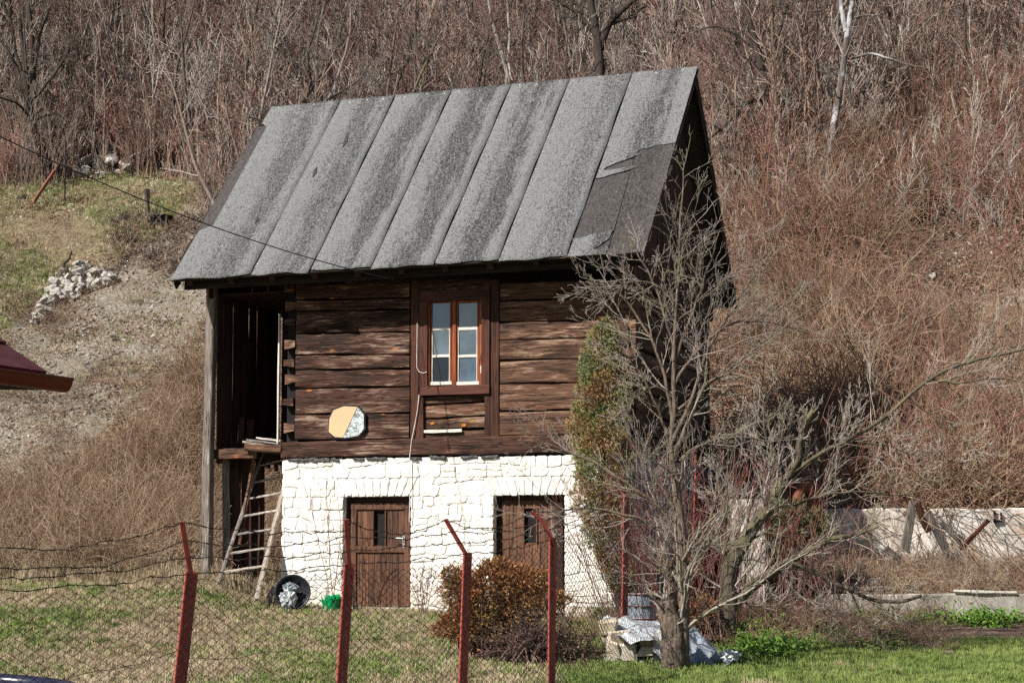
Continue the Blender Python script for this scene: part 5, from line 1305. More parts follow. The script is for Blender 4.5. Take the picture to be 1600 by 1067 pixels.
# --- trees one can pick out, traced
def traced_tree(name, label, base_px, traces, mt, mc, spec, seed, ks=(4, 3, 3), minr=.004, tm=None, extra_parts=None):
    """traces: list of (list of (px, py, Y), r0, r1)"""
    org = None; Ps = []; Rs = []
    for tr, r0, r1 in traces:
        P = np.array([at(*q) for q in tr]); Ps.append(P); Rs.append((r0, r1))
    org = Ps[0][0].copy(); NP = 14; A = []; B = []
    for P, (r0, r1) in zip(Ps, Rs):
        rr = np.linspace(r0, r1, len(P)); Q, q = lin(P - org, rr, NP); A.append(Q); B.append(q)
    P = np.array(A); Rr = np.array(B)
    rj = np.random.default_rng(seed); P[:, 1:-1] += rj.normal(0, .012, P[:, 1:-1].shape)
    t = thing(name, label, 'tree' if 'shrub' not in name and 'bush' not in name else 'shrub', tuple(org))
    NT = 40; P2 = np.array([lin(p, q, NT)[0] for p, q in zip(P, Rr)]); R2 = np.array([np.interp(np.linspace(0, 1, NT), np.linspace(0, 1, NP), q) for q in Rr])
    K_ = 12; V, Q = tubes(P2, R2, K_); W = V.reshape(len(P2), NT, K_, 3); cc = P2[:, :, None, :]; ang_ = np.arange(K_) * 6.2832 / K_
    k_ = 1 + .10 * np.sin(ang_ * 3 + 1.0)[None, None] * np.sin(np.arange(NT) * .35)[None, :, None] + .09 * np.sin(ang_ * 5 + 2)[None, None] + rj.normal(0, .05, (len(P2), NT, K_)); W = cc + (W - cc) * k_[..., None]
    me = quads_mesh('trunk', [W.reshape(-1, 3)], [Q]); me.shade_smooth(); obj('trunk', me, mt, t)
    lv = levels(P, Rr, spec, seed + 5); obj('crown', mesh_of('crown', lv[1:], ks, minr), mc, t)
    return t
fs = [(9, .3, 1, .35, .8, 7, .4, .13, .5), (6, .2, 1, .5, .65, 5, .3, .14, .55), (4, .15, 1, .5, .6, 4, .2, .15, .6)]
YB = gnd(1299, 335, 36).y
traced_tree('birch_tree', 'tall bare tree with patchy white bark at the upper right', None, [([(1299, 345, YB), (1297, 300, YB), (1293, 255, YB), (1300, 210, YB), (1312, 160, YB), (1318, 100, YB), (1322, 50, YB), (1336, -10, YB), (1345, -90, YB)], .115, .05), ([(1322, 50, YB), (1316, 20, YB), (1312, -10, YB), (1300, -60, YB)], .07, .03), ([(1330, 92, YB), (1365, 82, YB - .5), (1405, 98, YB - .8), (1450, 107, YB - 1)], .035, .012), ([(1325, 30, YB), (1370, 22, YB), (1388, 60, YB)], .03, .01)], 'bark_birch', 'bark_pale', [(4, .3, 1, .25, .8, 6, .3, .13, .4), (5, .2, 1, .5, .65, 5, .3, .14, .55), (4, .15, 1, .5, .6, 4, .2, .15, .6)], 31)
YB = gnd(1206, 300, 36).y
traced_tree('dark_tree', 'dark bare tree with crooked limbs beside the blue plastic scrap', None, [([(1206, 305, YB), (1208, 230, YB), (1200, 160, YB), (1188, 100, YB), (1178, 50, YB), (1160, 0, YB), (1140, -60, YB)], .12, .05), ([(1204, 165, YB), (1185, 150, YB - .5), (1160, 168, YB - 1), (1135, 195, YB - 1.5), (1105, 220, YB - 2)], .07, .03), ([(1190, 100, YB), (1215, 60, YB), (1230, 10, YB), (1236, -40, YB)], .05, .02), ([(1188, 90, YB), (1160, 60, YB), (1120, 40, YB), (1085, 50, YB)], .04, .015), ([(1205, 180, YB), (1240, 150, YB), (1262, 168, YB), (1275, 200, YB)], .04, .012)], 'bark_dark', 'bark_grey', fs, 32)
traced_tree('mossy_tree', 'slim mossy green stems standing beside the crooked dark tree', None, [([(1212, 305, YB + .3), (1213, 220, YB), (1210, 130, YB), (1207, 60, YB), (1205, -20, YB)], .07, .03), ([(1214, 290, YB), (1219, 200, YB), (1222, 120, YB), (1228, 40, YB)], .045, .02), ([(1209, 280, YB), (1206, 210, YB), (1212, 110, YB)], .04, .02)], 'bark_moss', 'bark_grey', fs, 33)
YB = gnd(70, 285, 36).y
traced_tree('spreading_tree', 'dark spreading bare tree with a bent trunk at the far upper left', None, [([(82, 292, YB), (72, 262, YB), (68, 235, YB), (52, 200, YB), (42, 165, YB), (40, 130, YB), (38, 90, YB), (30, 30, YB)], .15, .05), ([(42, 150, YB), (30, 115, YB), (12, 80, YB), (-15, 40, YB)], .08, .02), ([(41, 140, YB), (56, 105, YB), (60, 60, YB), (80, 10, YB)], .07, .02), ([(44, 165, YB), (75, 130, YB), (100, 95, YB), (120, 50, YB)], .05, .015), ([(40, 125, YB), (25, 90, YB), (20, 40, YB), (0, -10, YB)], .05, .015), ([(45, 180, YB), (25, 160, YB - .5), (-10, 150, YB - 1)], .04, .015), ([(68, 232, YB), (80, 218, YB), (82, 190, YB)], .05, .02), ([(48, 190, YB), (90, 175, YB), (110, 190, YB - 1)], .04, .01)], 'bark_dark', 'bark_grey', fs, 34)
YB = 51
traced_tree('forked_tree', 'thick dark tree whose limbs fork widely behind the roof ridge', None, [([(938, 190, YB), (936, 110, YB), (935, 72, YB), (930, 40, YB), (922, 0, YB), (915, -50, YB)], .17, .07), ([(937, 78, YB), (946, 45, YB), (965, 20, YB), (988, 4, YB), (1010, -20, YB)], .12, .06), ([(934, 60, YB), (912, 30, YB), (890, 12, YB), (870, 0, YB)], .08, .04), ([(950, 40, YB), (985, 28, YB), (1010, 8, YB)], .05, .03)], 'bark_dark', 'bark_grey', fs, 35)
traced_tree('pale_tree', 'pair of pale slanting stems rising behind the middle of the roof ridge', None, [([(806, 190, 50), (795, 120, 50), (780, 70, 50), (768, 30, 50), (758, -20, 50)], .07, .035), ([(790, 190, 50), (792, 120, 50), (797, 60, 50), (792, 0, 50)], .055, .03), ([(795, 100, 50), (800, 130, 49.5), (830, 160, 49.5)], .03, .02)], 'bark_pale', 'bark_grey', fs, 36)
traced_tree('hazel_bush', 'large grey branching bush behind the left end of the roof ridge', None, [([(470, 210, 48), (468, 150, 48), (460, 110, 48), (445, 60, 48), (420, 10, 48)], .07, .02), ([(470, 180, 48), (485, 130, 48), (480, 80, 48), (500, 20, 48)], .06, .02), ([(466, 190, 48), (440, 150, 48), (410, 125, 48), (375, 110, 48), (330, 90, 48)], .06, .015), ([(468, 200, 48), (440, 195, 47.5), (400, 185, 47), (365, 178, 47)], .04, .012), ([(470, 160, 48), (510, 110, 48), (530, 60, 48), (545, 0, 48)], .05, .015), ([(470, 190, 48), (520, 150, 48), (560, 130, 48), (590, 80, 48)], .05, .015), ([(450, 100, 48), (430, 60, 48), (395, 20, 48)], .04, .015)], 'bark_grey', 'bark_pale', fs, 37)

# --- the old fruit trees in front
Y1 = 23.3
def TR(pp, r0, r1, Y=Y1):
    if r0 < .06: r0 *= .6
    return ([(p[0], p[1], (p[2] if len(p) > 2 else Y)) for p in pp], r0, r1)
mx1 = [
    TR([(1053, 1050), (1052, 1010), (1047, 970), (1043, 945), (1038, 930)], .165, .12),
    TR([(1066, 1045), (1066, 1000), (1068, 950), (1070, 905), (1066, 860), (1062, 800), (1056, 750), (1048, 700)], .10, .034),
    TR([(1048, 700), (1050, 650), (1056, 600), (1050, 540), (1058, 470), (1062, 400), (1066, 330), (1068, 275)], .055, .008),
    TR([(1052, 715), (1070, 670), (1092, 620), (1112, 588), (1150, 580, 23), (1190, 600, 22.8)], .05, .012),
    TR([(1050, 690), (1075, 640), (1100, 560), (1130, 500), (1165, 450), (1205, 395)], .045, .008),
    TR([(1050, 650), (1040, 590), (1015, 530), (990, 480), (955, 445), (915, 440)], .04, .007),
    TR([(1046, 700), (1030, 640), (1005, 590), (985, 560), (960, 545, 23)], .032, .006),
    TR([(1054, 600), (1090, 540), (1140, 500), (1200, 500, 23.6), (1255, 520, 23.8)], .035, .007),
    TR([(1060, 640), (1120, 590), (1180, 545), (1240, 500), (1290, 470)], .032, .006),
    TR([(1056, 560), (1085, 480), (1110, 410), (1125, 360)], .03, .006),
    TR([(1052, 540), (1030, 460), (1000, 400), (975, 365)], .028, .006),
    TR([(1062, 720), (1100, 690), (1150, 680), (1200, 690), (1240, 680)], .03, .006),
    TR([(1060, 830), (1030, 790), (990, 765), (950, 735), (900, 710), (845, 690)], .042, .008),
    TR([(1062, 860), (1020, 815), (970, 800), (920, 790), (870, 800), (820, 830)], .04, .006),
    TR([(1058, 800), (1020, 740), (990, 700), (975, 655), (965, 610)], .034, .006),
    TR([(1068, 900), (1095, 840), (1120, 790), (1135, 740), (1150, 690)], .035, .006),
    TR([(1068, 930), (1030, 890), (990, 870), (950, 850), (925, 830)], .028, .005),
    TR([(1064, 890), (1100, 860), (1140, 850), (1180, 850)], .024, .005),
    TR([(1046, 940), (1046, 900), (1038, 870), (1042, 830)], .03, .02),
    TR([(1050, 620), (1020, 600), (990, 620), (975, 660)], .022, .005),
    TR([(1060, 500), (1100, 470), (1150, 420), (1180, 370)], .022, .005),
    TR([(1055, 470), (1020, 440), (985, 435), (950, 455), (925, 470)], .022, .005)]
sp1 = [(12, .15, 1, .58, .78, 9, .35, .13, .42), (8, .1, 1, .42, .62, 6, .3, .13, .55), (3, .1, 1, .42, .65, 4, .2, .15, .7)]
traced_tree('fruit_tree', 'old bare fruit tree with a thick grooved trunk standing in front of the house corner', None, mx1, 'bark_apple', 'twig_apple', sp1, 41, (4, 3, 3), .0024)
Y2 = 26.0
def TR2(pp, r0, r1): return TR(pp, r0, r1, Y2)
mx2 = [
    TR2([(1132, 1005), (1136, 960), (1140, 925), (1136, 895), (1142, 872), (1160, 845), (1185, 815), (1205, 785), (1225, 750)], .145, .072),
    TR2([(1225, 750), (1250, 725), (1290, 700), (1335, 688), (1380, 655), (1420, 620), (1450, 585), (1490, 572), (1545, 558), (1610, 543)], .056, .016),
    TR2([(1143, 950), (1165, 925), (1195, 898), (1235, 878), (1262, 855), (1300, 843), (1340, 835), (1372, 822)], .085, .02),
    TR2([(1230, 878), (1265, 888), (1300, 908, 25.7), (1335, 925, 25.4), (1375, 940, 25.2), (1410, 945, 25), (1440, 930, 25)], .055, .02),
    TR2([(1330, 922, 25.4), (1345, 960, 25.2), (1380, 1000, 25), (1400, 1030, 25)], .025, .006),
    TR2([(1228, 748), (1248, 715), (1252, 680), (1260, 655), (1276, 635)], .06, .035),
    TR2([(1138, 900), (1130, 860), (1136, 820), (1128, 780), (1120, 730)], .05, .015),
    TR2([(1160, 845), (1170, 800), (1190, 740), (1215, 690), (1240, 650)], .035, .008),
    TR2([(1420, 620), (1440, 640), (1470, 650), (1520, 700), (1560, 760)], .02, .005),
    TR2([(1450, 590), (1500, 600), (1560, 590), (1610, 600)], .03, .008),
    TR2([(1380, 655), (1385, 690), (1430, 740), (1470, 760)], .02, .005),
    TR2([(1240, 790), (1290, 770), (1340, 768), (1400, 775), (1450, 765)], .035, .008),
    TR2([(1300, 700), (1330, 650), (1350, 600)], .018, .005),
    TR2([(1340, 690), (1400, 700), (1450, 720), (1480, 700)], .018, .005),
    TR2([(1140, 930), (1180, 950), (1220, 945), (1265, 925), (1290, 960)], .025, .006),
    TR2([(1160, 850), (1200, 830), (1240, 840), (1290, 870)], .03, .006),
    TR2([(1225, 755), (1200, 700), (1190, 640), (1200, 590)], .03, .006),
    TR2([(1142, 880), (1180, 870), (1230, 900), (1270, 960)], .02, .006)]
sp2 = [(16, .1, 1, .42, .8, 9, .8, .12, .2), (8, .15, 1, .40, .5, 6, .5, .12, .55), (4, .1, 1, .42, .55, 4, .2, .14, .7)]
traced_tree('leaning_tree', 'mossy bare tree leaning far to the right over the low concrete wall', None, mx2, 'bark_moss', 'twig_apple', sp2, 42, (4, 3, 3), .0025)
# red-twigged shoots round the trunks
def shoots(name, label, c, n, h, spread, r, mat, seed, lean=.25, k2=4):
    rg = np.random.default_rng(seed); P = []; Q = []
    for i in range(n):
        a = rg.uniform(0, 6.28); q = spread * rg.random() ** .5; p0 = (q * math.cos(a), q * math.sin(a), -.05)
        s, t = stem(p0, (lean * math.cos(a) + rg.normal(0, .12), lean * math.sin(a) + rg.normal(0, .12), 1), h * rg.uniform(.55, 1.1), r, 8, rg, .09, .35); P.append(s[0]); Q.append(t[0])
    P = np.array(P); Q = np.array(Q)
    lv = levels(P, Q, [(k2, .3, 1, .3, .5, 5, .4, .12, .6), (2, .2, 1, .5, .5, 4, .3, .12, .7)], seed)
    t = thing(name, label, 'shrub', c)
    if n < 10:
        for i in range(n):
            so_ = obj('stem', mesh_of('stem', [(P[i:i + 1], Q[i:i + 1])], [4], .004), mat, t)
            l2 = levels(P[i:i + 1], Q[i:i + 1], [(k2, .3, 1, .3, .5, 5, .4, .12, .6), (2, .2, 1, .5, .5, 4, .3, .12, .7)], seed + i); obj('twigs', mesh_of('twigs', l2[1:], [3, 3], .003), mat, so_)
        return t
    obj('stems', mesh_of('stems', lv[:1], [4], .004), mat, t); obj('twigs', mesh_of('twigs', lv[1:], [3, 3], .003), mat, t); return t
def on(px, Y): 
    p = at(px, 900, Y); return (p.x, Y, tz(p.x, Y))
shoots('red_shrub', 'shrub of bright red upright twigs left of the fruit tree trunk', on(1010, 25.6), 30, 2.3, .5, .005, 'twig_red', 61)
shoots('red_shrub', 'shrub of red upright twigs between the two fruit trees', on(1100, 26.6), 44, 2.7, .6, .005, 'twig_red', 62)
shoots('red_shrub', 'shrub of reddish twigs behind the leaning tree trunk', on(1175, 27.6), 44, 2.5, .7, .005, 'twig_red', 63)
shoots('red_shrub', 'low reddish twiggy shrub in front of the rusty pipes', on(1330, 28.3), 26, 1.9, .5, .007, 'bark_red', 64)
shoots('brown_shrub', 'brown leafless shrub growing before the house side wall', on(1060, 27.2), 34, 3.2, .6, .009, 'bark_grey', 65, .2, 6)
shoots('thin_sapling', 'thin dry sapling standing before the white wall beside the green basket', tuple(Vector(l2w(P3(521, 952, -.35)))), 3, 1.9, .03, .010, 'bramble_tan', 66, .06, 6)
shoots('thin_sapling', 'small dark leafless shrub at the left foot of the left door', tuple(Vector(l2w(P3(560, 950, -.4)))), 8, 1.0, .06, .007, 'bark_dark', 67, .25, 5)
shoots('thin_sapling', 'small brown dry shrub just left of the fallen juniper', tuple(Vector(l2w(P3(665, 955, -.8)))), 9, .8, .1, .006, 'bark_red', 68, .35, 5)
for i, (px, py, h, lab) in enumerate(((1225, 40, 3.0, ''),)): pass

# --- junipers: sprays of needles
def sprays(C, D, size, rg, per=3, wid=.22):
    """C (n,3) positions, D (n,3) directions: narrow pointed leaves fanned round each direction"""
    n = len(C); C = np.repeat(C, per, 0); D = np.repeat(D, per, 0) + rg.normal(0, .45, (n * per, 3)); D /= np.linalg.norm(D, axis=1, keepdims=True)
    s = size * rg.uniform(.55, 1.25, (n * per, 1)); W = np.cross(D, rg.normal(0, 1, D.shape)); W /= np.linalg.norm(W, axis=1, keepdims=True)
    a = C - W * s * wid * .2; b = C + D * s * .5 - W * s * wid * .5; c = C + D * s; d = C + D * s * .5 + W * s * wid * .5
    V = np.stack([a, b, c, d], 1).reshape(-1, 3); Q = np.arange(len(V)).reshape(-1, 4); return V, Q
rj_ = np.random.default_rng(91)
def juniper_column():
    prof = [(497, 944, 5), (515, 944, 18), (540, 942, 27), (570, 941, 33), (610, 941, 39), (660, 940, 43), (720, 940, 44), (780, 942, 40), (830, 948, 33), (870, 957, 27), (905, 966, 20), (935, 973, 10)]
    vv = -.62; ys_ = [p[0] for p in prof]; N = 15000
    f = rj_.random(N * 2); y = 497 + f * 438; hw = np.interp(y, ys_, [p[2] for p in prof]); keep = rj_.random(len(y)) < hw / 49; y = y[keep][:N]; hw = hw[keep][:N]; cx = np.interp(y, ys_, [p[1] for p in prof])
    a = rj_.uniform(0, 6.28, len(y)); sc_ = 29.0 / F
    lump = 1 + .16 * np.sin(a * 3 + y * .045) + .12 * np.sin(y * .11 + a * 5) + .08 * np.sin(y * .23 - a * 2)
    q = (rj_.random(len(y)) ** .32) * lump
    R_ = hw * sc_ * q
    base = np.array([P3(c, yy, vv) for c, yy in zip(cx[::1], y)])
    P = np.array([l2w(b) for b in base]); dx = R_ * np.cos(a); dy = R_ * np.sin(a) * .75
    P[:, 0] += dx; P[:, 1] += dy
    D = np.stack([np.cos(a) * .6, np.sin(a) * .6, np.full(len(a), .75)], 1) + rj_.normal(0, .25, (len(a), 3))
    org = np.array(loc2w(*P3(972, 945, vv))); org[2] = tz(org[0], org[1])
    t = thing('columnar_juniper', 'tall column of green and withered brown juniper against the right of the facade', 'juniper', tuple(org))
    P = P - org; V, Q = sprays(P, D, .055, rj_, 5); obj('foliage', quads_mesh('foliage', [V], [Q]), 'juniper', t)
    mb = MB(); pts = [np.array(l2w(P3(c, yy, vv))) - org for yy, c, w_ in prof[::-1]]; pts[0][2] = -.1; mb.tube(pts, np.linspace(.09, .02, len(pts)), 7); mb.build('trunk', 'bark_dark', t)
    # inner twigs
    lv = levels(np.array([lin(pts, np.linspace(.05, .02, len(pts)), 14)[0]]), np.linspace(.05, .02, 14)[None], [(150, .05, 1, .09, .55, 5, .5, .1, .3), (5, .2, 1, .5, .5, 4, .3, .1, .6)], 5)
    obj('branches', mesh_of('branches', lv[1:], [3, 3], .004), 'bark_dark', t)
juniper_column()
def bush(name, label, Y, blobs, mat, n, seed, size=.085, twigs=True, cat='juniper', depth=.8, per=4):
    r = np.random.default_rng(seed); s = Y / F
    C = []; D = []; W_ = np.array([b[2] * b[3] for b in blobs], float); W_ /= W_.sum()
    for b, w_ in zip(blobs, W_):
        k = int(n * w_); a = r.normal(0, 1, (k, 3)); a /= np.linalg.norm(a, axis=1, keepdims=True)
        lump = 1 + .26 * np.sin(a[:, 0] * 6 + seed) * np.sin(a[:, 2] * 7 + 2) + .12 * np.sin(a[:, 1] * 11 + a[:, 0] * 9)
        q = (r.random(k) ** .3) * lump
        c = np.array(at(b[0], b[1], Y + (b[4] if len(b) > 4 else 0)))
        P = c + a * q[:, None] * np.array([b[2] * s, (b[2] + b[3]) / 2 * s * depth, b[3] * s]); 
        g = terr(P[:, 0], P[:, 1]); P[:, 2] = np.maximum(P[:, 2], g + .01)
        C.append(P); D.append(a + np.array((0, -.1, .35)))
    C = np.concatenate(C); D = np.concatenate(D)
    c0 = np.array([C[:, 0].mean(), C[:, 1].mean(), 0]); c0[2] = tz(c0[0], c0[1])
    t = thing(name, label, cat, tuple(c0)); V, Q = sprays(C - c0, D, size, r, per); obj('foliage', quads_mesh('foliage', [V], [Q]), mat, t)
    if twigs:
        P = []; Rr = []
        for k in range(90):
            e = C[r.integers(len(C))] - c0; p0 = np.array([r.normal(0, .15), r.normal(0, .1), .05]) + np.array([e[0] * .25, e[1] * .25, 0]); mid = (p0 + e) / 2 + np.array([0, 0, .12]); P.append(lin([p0, mid, e], [.02, .012, .005], 8)[0]); Rr.append(np.linspace(.014, .004, 8))
        lv = levels(np.array(P), np.array(Rr), [(7, .3, 1, .28, .7, 5, .2, .15, .5), (3, .2, 1, .5, .6, 4, .2, .15, .7)], seed)
        obj('branches', mesh_of('branches', lv, [4, 3, 3], .0035), 'bark_red', t)
    return t
bush('fallen_juniper', 'sprawling juniper bush with withered rusty-brown sprays before the right-hand door', 24.2, [(765, 912, 50, 28), (722, 922, 30, 30), (745, 968, 46, 40), (822, 905, 38, 20), (805, 955, 42, 34), (712, 975, 26, 20), (850, 935, 36, 20), (705, 900, 14, 14), (780, 885, 26, 12), (690, 985, 16, 10)], 'juniper_brown', 8500, 71, .062)
bush('dead_bush', 'heap of dark dead juniper twigs beside the limestone pile', 24.0, [(870, 985, 58, 46), (905, 1012, 44, 38), (860, 1030, 46, 30), (815, 1005, 44, 44)], 'bramble', 1500, 72, .06, True, 'bush', .8, 2)
bush('dead_bush', 'thin dry twig heap at the foot of the fallen juniper', 23.8, [(800, 1010, 60, 38), (840, 985, 40, 40)], 'bark_dark', 500, 73, .05, True, 'bush', .6, 2)
bush('small_conifer', 'low olive-brown conifer between the white wall end and the rusty pipes', 29.4, [(1235, 815, 38, 34), (1265, 825, 30, 28), (1222, 845, 28, 24)], 'juniper_green', 1500, 74, .08)
bush('small_conifer', 'little orange-brown withered conifer between the two fruit trees', 25.8, [(1100, 955, 20, 26), (1095, 985, 22, 18)], 'juniper_brown', 500, 75, .06)

# --- ground plants as scattered masses
rs_ = np.random.default_rng(808)
def blades(seed, n, h, spread, wid, bend=.5):
    r = np.random.default_rng(seed); a = r.uniform(0, 6.28, n); q = spread * r.random(n) ** .5
    B = np.stack([q * np.cos(a), q * np.sin(a), np.full(n, -.01)], 1); d = np.stack([np.cos(a), np.sin(a), np.zeros(n)], 1) * r.uniform(.1, bend, (n, 1)) + r.normal(0, .15, (n, 3)); H = h * r.uniform(.5, 1.15, n)[:, None]
    W_ = np.stack([-np.sin(a), np.cos(a), np.zeros(n)], 1) * wid
    p0, p1, p2 = B, B + d * H * .35 + (0, 0, 1) * H * .6, B + d * H + (0, 0, 1) * H * .85
    V = np.stack([p0 - W_, p0 + W_, p1 + W_ * .7, p1 - W_ * .7, p2], 1).reshape(-1, 3); i = np.arange(n) * 5
    return V, np.stack([i, i + 1, i + 2, i + 3], 1), np.stack([i + 3, i + 2, i + 4], 1)
def tuft(name, seed, n, h, spread, wid, mat, bend=.5):
    V, Q, T_ = blades(seed, n, h, spread, wid, bend); me = quads_mesh(name, [V, V[:0]], [Q, T_]); me.materials.append(M[mat]); return me
def leafclump(name, seed, n, h, spread, s, mat):
    r = np.random.default_rng(seed); C = np.stack([r.normal(0, spread * .5, n), r.normal(0, spread * .5, n), h * r.random(n)], 1); N_ = r.normal(0, .5, (n, 3)) + (0, -.3, 1); N_ /= np.linalg.norm(N_, axis=1, keepdims=True)
    A = np.cross(N_, r.normal(0, 1, (n, 3))); A /= np.linalg.norm(A, axis=1, keepdims=True); B = np.cross(N_, A); q = s * r.uniform(.5, 1.2, (n, 1))
    V = np.stack([C - A * q, C - B * q * .6, C + A * q, C + B * q * .6], 1).reshape(-1, 3); me = quads_mesh(name, [V], [np.arange(4 * n).reshape(-1, 4)]); me.materials.append(M[mat]); return me
def tangle(name, seed, n, L, spread, r0, mat, up=.8, trop=-.5, wig=.22, tw=3, hs=0.0):
    r = np.random.default_rng(seed); a = r.uniform(0, 6.28, n); q = spread * r.random(n) ** .5
    O = np.stack([q * np.cos(a), q * np.sin(a), -.05 + hs * r.random(n)], 1); d = r.normal(0, .55, (n, 3)) + (0, 0, up); d[:, 2] = np.abs(d[:, 2]); d /= np.linalg.norm(d, axis=1, keepdims=True)
    npt = 7; P = np.zeros((n, npt, 3)); P[:, 0] = O; c = O.copy(); LL = L * r.uniform(.5, 1.2, n)[:, None]
    for k in range(1, npt):
        d = d + r.normal(0, wig, (n, 3)) + (0, 0, trop / npt * 2); d /= np.linalg.norm(d, axis=1, keepdims=True); c = c + d * LL / (npt - 1); P[:, k] = c
    Rr = np.broadcast_to(r0 * np.linspace(1, .5, npt)[None], (n, npt)).copy()
    lv = levels(P, Rr, [(tw, .1, 1, .4, .8, 4, 0, .2, .8)], seed) if tw else [(P, Rr)]
    me = mesh_of(name, lv, [3] * len(lv), r0 * .55); me.materials.append(M[mat]); return me
def brushmesh(name, seed, n, H, spread, r0, mat, tw=6):
    r = np.random.default_rng(seed); P = []; Q = []
    for i in range(n):
        a = r.uniform(0, 6.28); q = spread * r.random() ** .5
        s, t = stem((q * math.cos(a), q * math.sin(a), -.15), (r.normal(0, .16), r.normal(0, .16), 1), H * r.uniform(.5, 1.15), r0 * r.uniform(.6, 1.3), 7, r, .08, .35); P.append(s[0]); Q.append(t[0])
    lv = levels(np.array(P), np.array(Q), [(tw, .25, 1, .3, .6, 4, .4, .14, .6), (2, .2, 1, .5, .6, 3, .2, .12, .7)], seed)
    me = mesh_of(name, lv, [3, 3, 3], r0 * .45); me.materials.append(M[mat]); return me
def sample(n, y0, y1, test, k=.34, xlim=None):
    out = []; tot = 0
    while tot < n and len(out) < 60:
        m_ = n * 3; y = rs_.uniform(y0, y1, m_) if xlim else np.sqrt(rs_.uniform(y0 * y0, y1 * y1, m_)); x = rs_.uniform(*xlim, m_) if xlim else rs_.uniform(-k, k, m_) * y
        z = terr(x, y); P = np.stack([x, y, z], 1); px, py = proj(P); ok = test(x, y, px, py, rs_.random(m_)); out.append(P[ok]); tot += ok.sum()
    P = np.concatenate(out)[:n]; return P
def inporch(x, y):
    u = (x - X0) * CT - (y - D0) * ST; v = (x - X0) * ST + (y - D0) * CT; return (u > -1.9) & (u <= 0) & (v > -1.3) & (v < 2.4)
def inhouse(x, y):
    u = (x - X0) * CT - (y - D0) * ST; v = (x - X0) * ST + (y - D0) * CT; return (u > -.05) & (u < HL + .05) & (v > -.03) & (v < HB)
def sc2(name, protos, P, s0, s1, label, cat, tilt=.15, seed=0):
    n = len(P); r = np.random.default_rng(seed + 5); return scatter(name, protos, P, r.uniform(0, 6.28, n), r.uniform(s0, s1, n), label, cat, tilt, 'stuff', seed)
def is_weed_bank(x, y, px, py):
    hi = np.interp(px, [-300, 0, 150, 250, 310, 420], [900, 800, 720, 640, 570, 460]); return (px < 450) & (y > 31.0) & (py > hi)
fe_px = lambda px: np.interp(px, [-200, 0, 200, 300, 330, 430, 1100, 1250, 1400, 1600, 1750], [290, 287, 266, 290, 330, 420, 420, 340, 240, 215, 215])
brs = [brushmesh('brush', 100 + k, 13, 1.7, .45, .010, ('brush', 'brush_red', 'brush', 'sapling', 'brush')[k], 6) for k in range(5)]
P = sample(3600, 42, 70, lambda x, y, px, py, r: (py < fe_px(px) + 10) & (y > 43) & ~((px > 430) & (px < 1080) & (y < 44))); sc2('undergrowth', brs, P, .7, 1.5, 'dense reddish brown leafless undergrowth covering the wooded hillside', 'undergrowth', .08, 1)
P = sample(2600, 43, 68, lambda x, y, px, py, r: (py < fe_px(px))); sc2('saplings', [brushmesh('sapling', 120 + k, 2, 4.2, .3, .022, 'sapling' if k % 2 else 'brush', 9) for k in range(4)], P, .6, 1.25, 'thin grey saplings crowding the wooded hillside', 'saplings', .10, 2)
def right_slope(x, y, px, py, r):
    bald = (px > 1360) & (py > 335 + 30 * np.sin(px * .02)) & (py < 555) & (r < .93) | (wave_noise(x, y, 1.3, 14) > .22) & (y > 36)
    sh = (px > 1480) & (py > 560) & (r < .55)
    return (px > 1030) & (y > 31.6) & (py > fe_px(px) - 60) & ~inhouse(x, y) & ~bald & ~sh & ~((x < 4.2) & (y < 36))
br = [tangle('bramble', 200 + k, 26, 1.9, .55, .0078, ('bramble', 'brush_red', 'bramble', 'bramble_tan', 'bramble')[k], .9, -.5, .15, 3) for k in range(5)]
P = sample(1350, 31.6, 52, right_slope); sc2('brambles', br, P, .7, 1.4, 'thick tangle of brown brambles covering the slope right of the house', 'brambles', .2, 3)
P = sample(420, 31.6, 40, lambda x, y, px, py, r: (px > 1440) & (py > 540) & (py < 795)); sc2('pale_brambles', [tangle('pale_bramble', 230 + k, 34, 1.5, .5, .006, 'bramble_tan', .7, -.7, .16, 2) for k in range(3)], P, .7, 1.2, 'straw-coloured dry brambles on the slope above the whitewashed wall', 'brambles', .2, 4)
P = sample(520, 31, 41, lambda x, y, px, py, r: is_weed_bank(x, y, px, py) & ~inhouse(x, y) & ~((px > 322) & (py > 890)) & ~inporch(x, y)); sc2('bank_brambles', [tangle('bank_bramble', 240 + k, 32, 1.35, .5, .0058, ('bramble', 'bramble_tan', 'bramble')[k], .8, -.6, .16, 3) for k in range(3)], P, .6, 1.15, 'brown and straw-coloured brambles on the bank left of the house', 'brambles', .2, 5)
P = sample(330, 29.8, 31.3, lambda x, y, px, py, r: (px > 1190) & (x > 4.6), xlim=(4.6, 12.5)); P[:, 2] += .02; sc2('shelf_weeds', [tangle('shelf_weed', 250 + k, 40, .7, .4, .0045, ('bramble', 'bramble_tan')[k % 2], .6, -.7, .25, 3) for k in range(3)], P, .5, 1.0, 'dry brown weeds on the shelf behind the low concrete wall', 'weeds', .2, 6)
P = sample(230, 25.5, 29.6, lambda x, y, px, py, r: (px > 1130) & (px < 1480) & (py > 880) | (px > 930) & (px < 1150) & (y > 26.0)); sc2('dead_twigs', [tangle('dead_twig', 260 + k, 30, .7, .4, .004, ('bramble', 'brush')[k % 2], .35, -.5, .25, 3) for k in range(3)], P, .5, 1.0, 'dead brown twigs and weeds on the ground beneath the leaning tree', 'weeds', .25, 7)
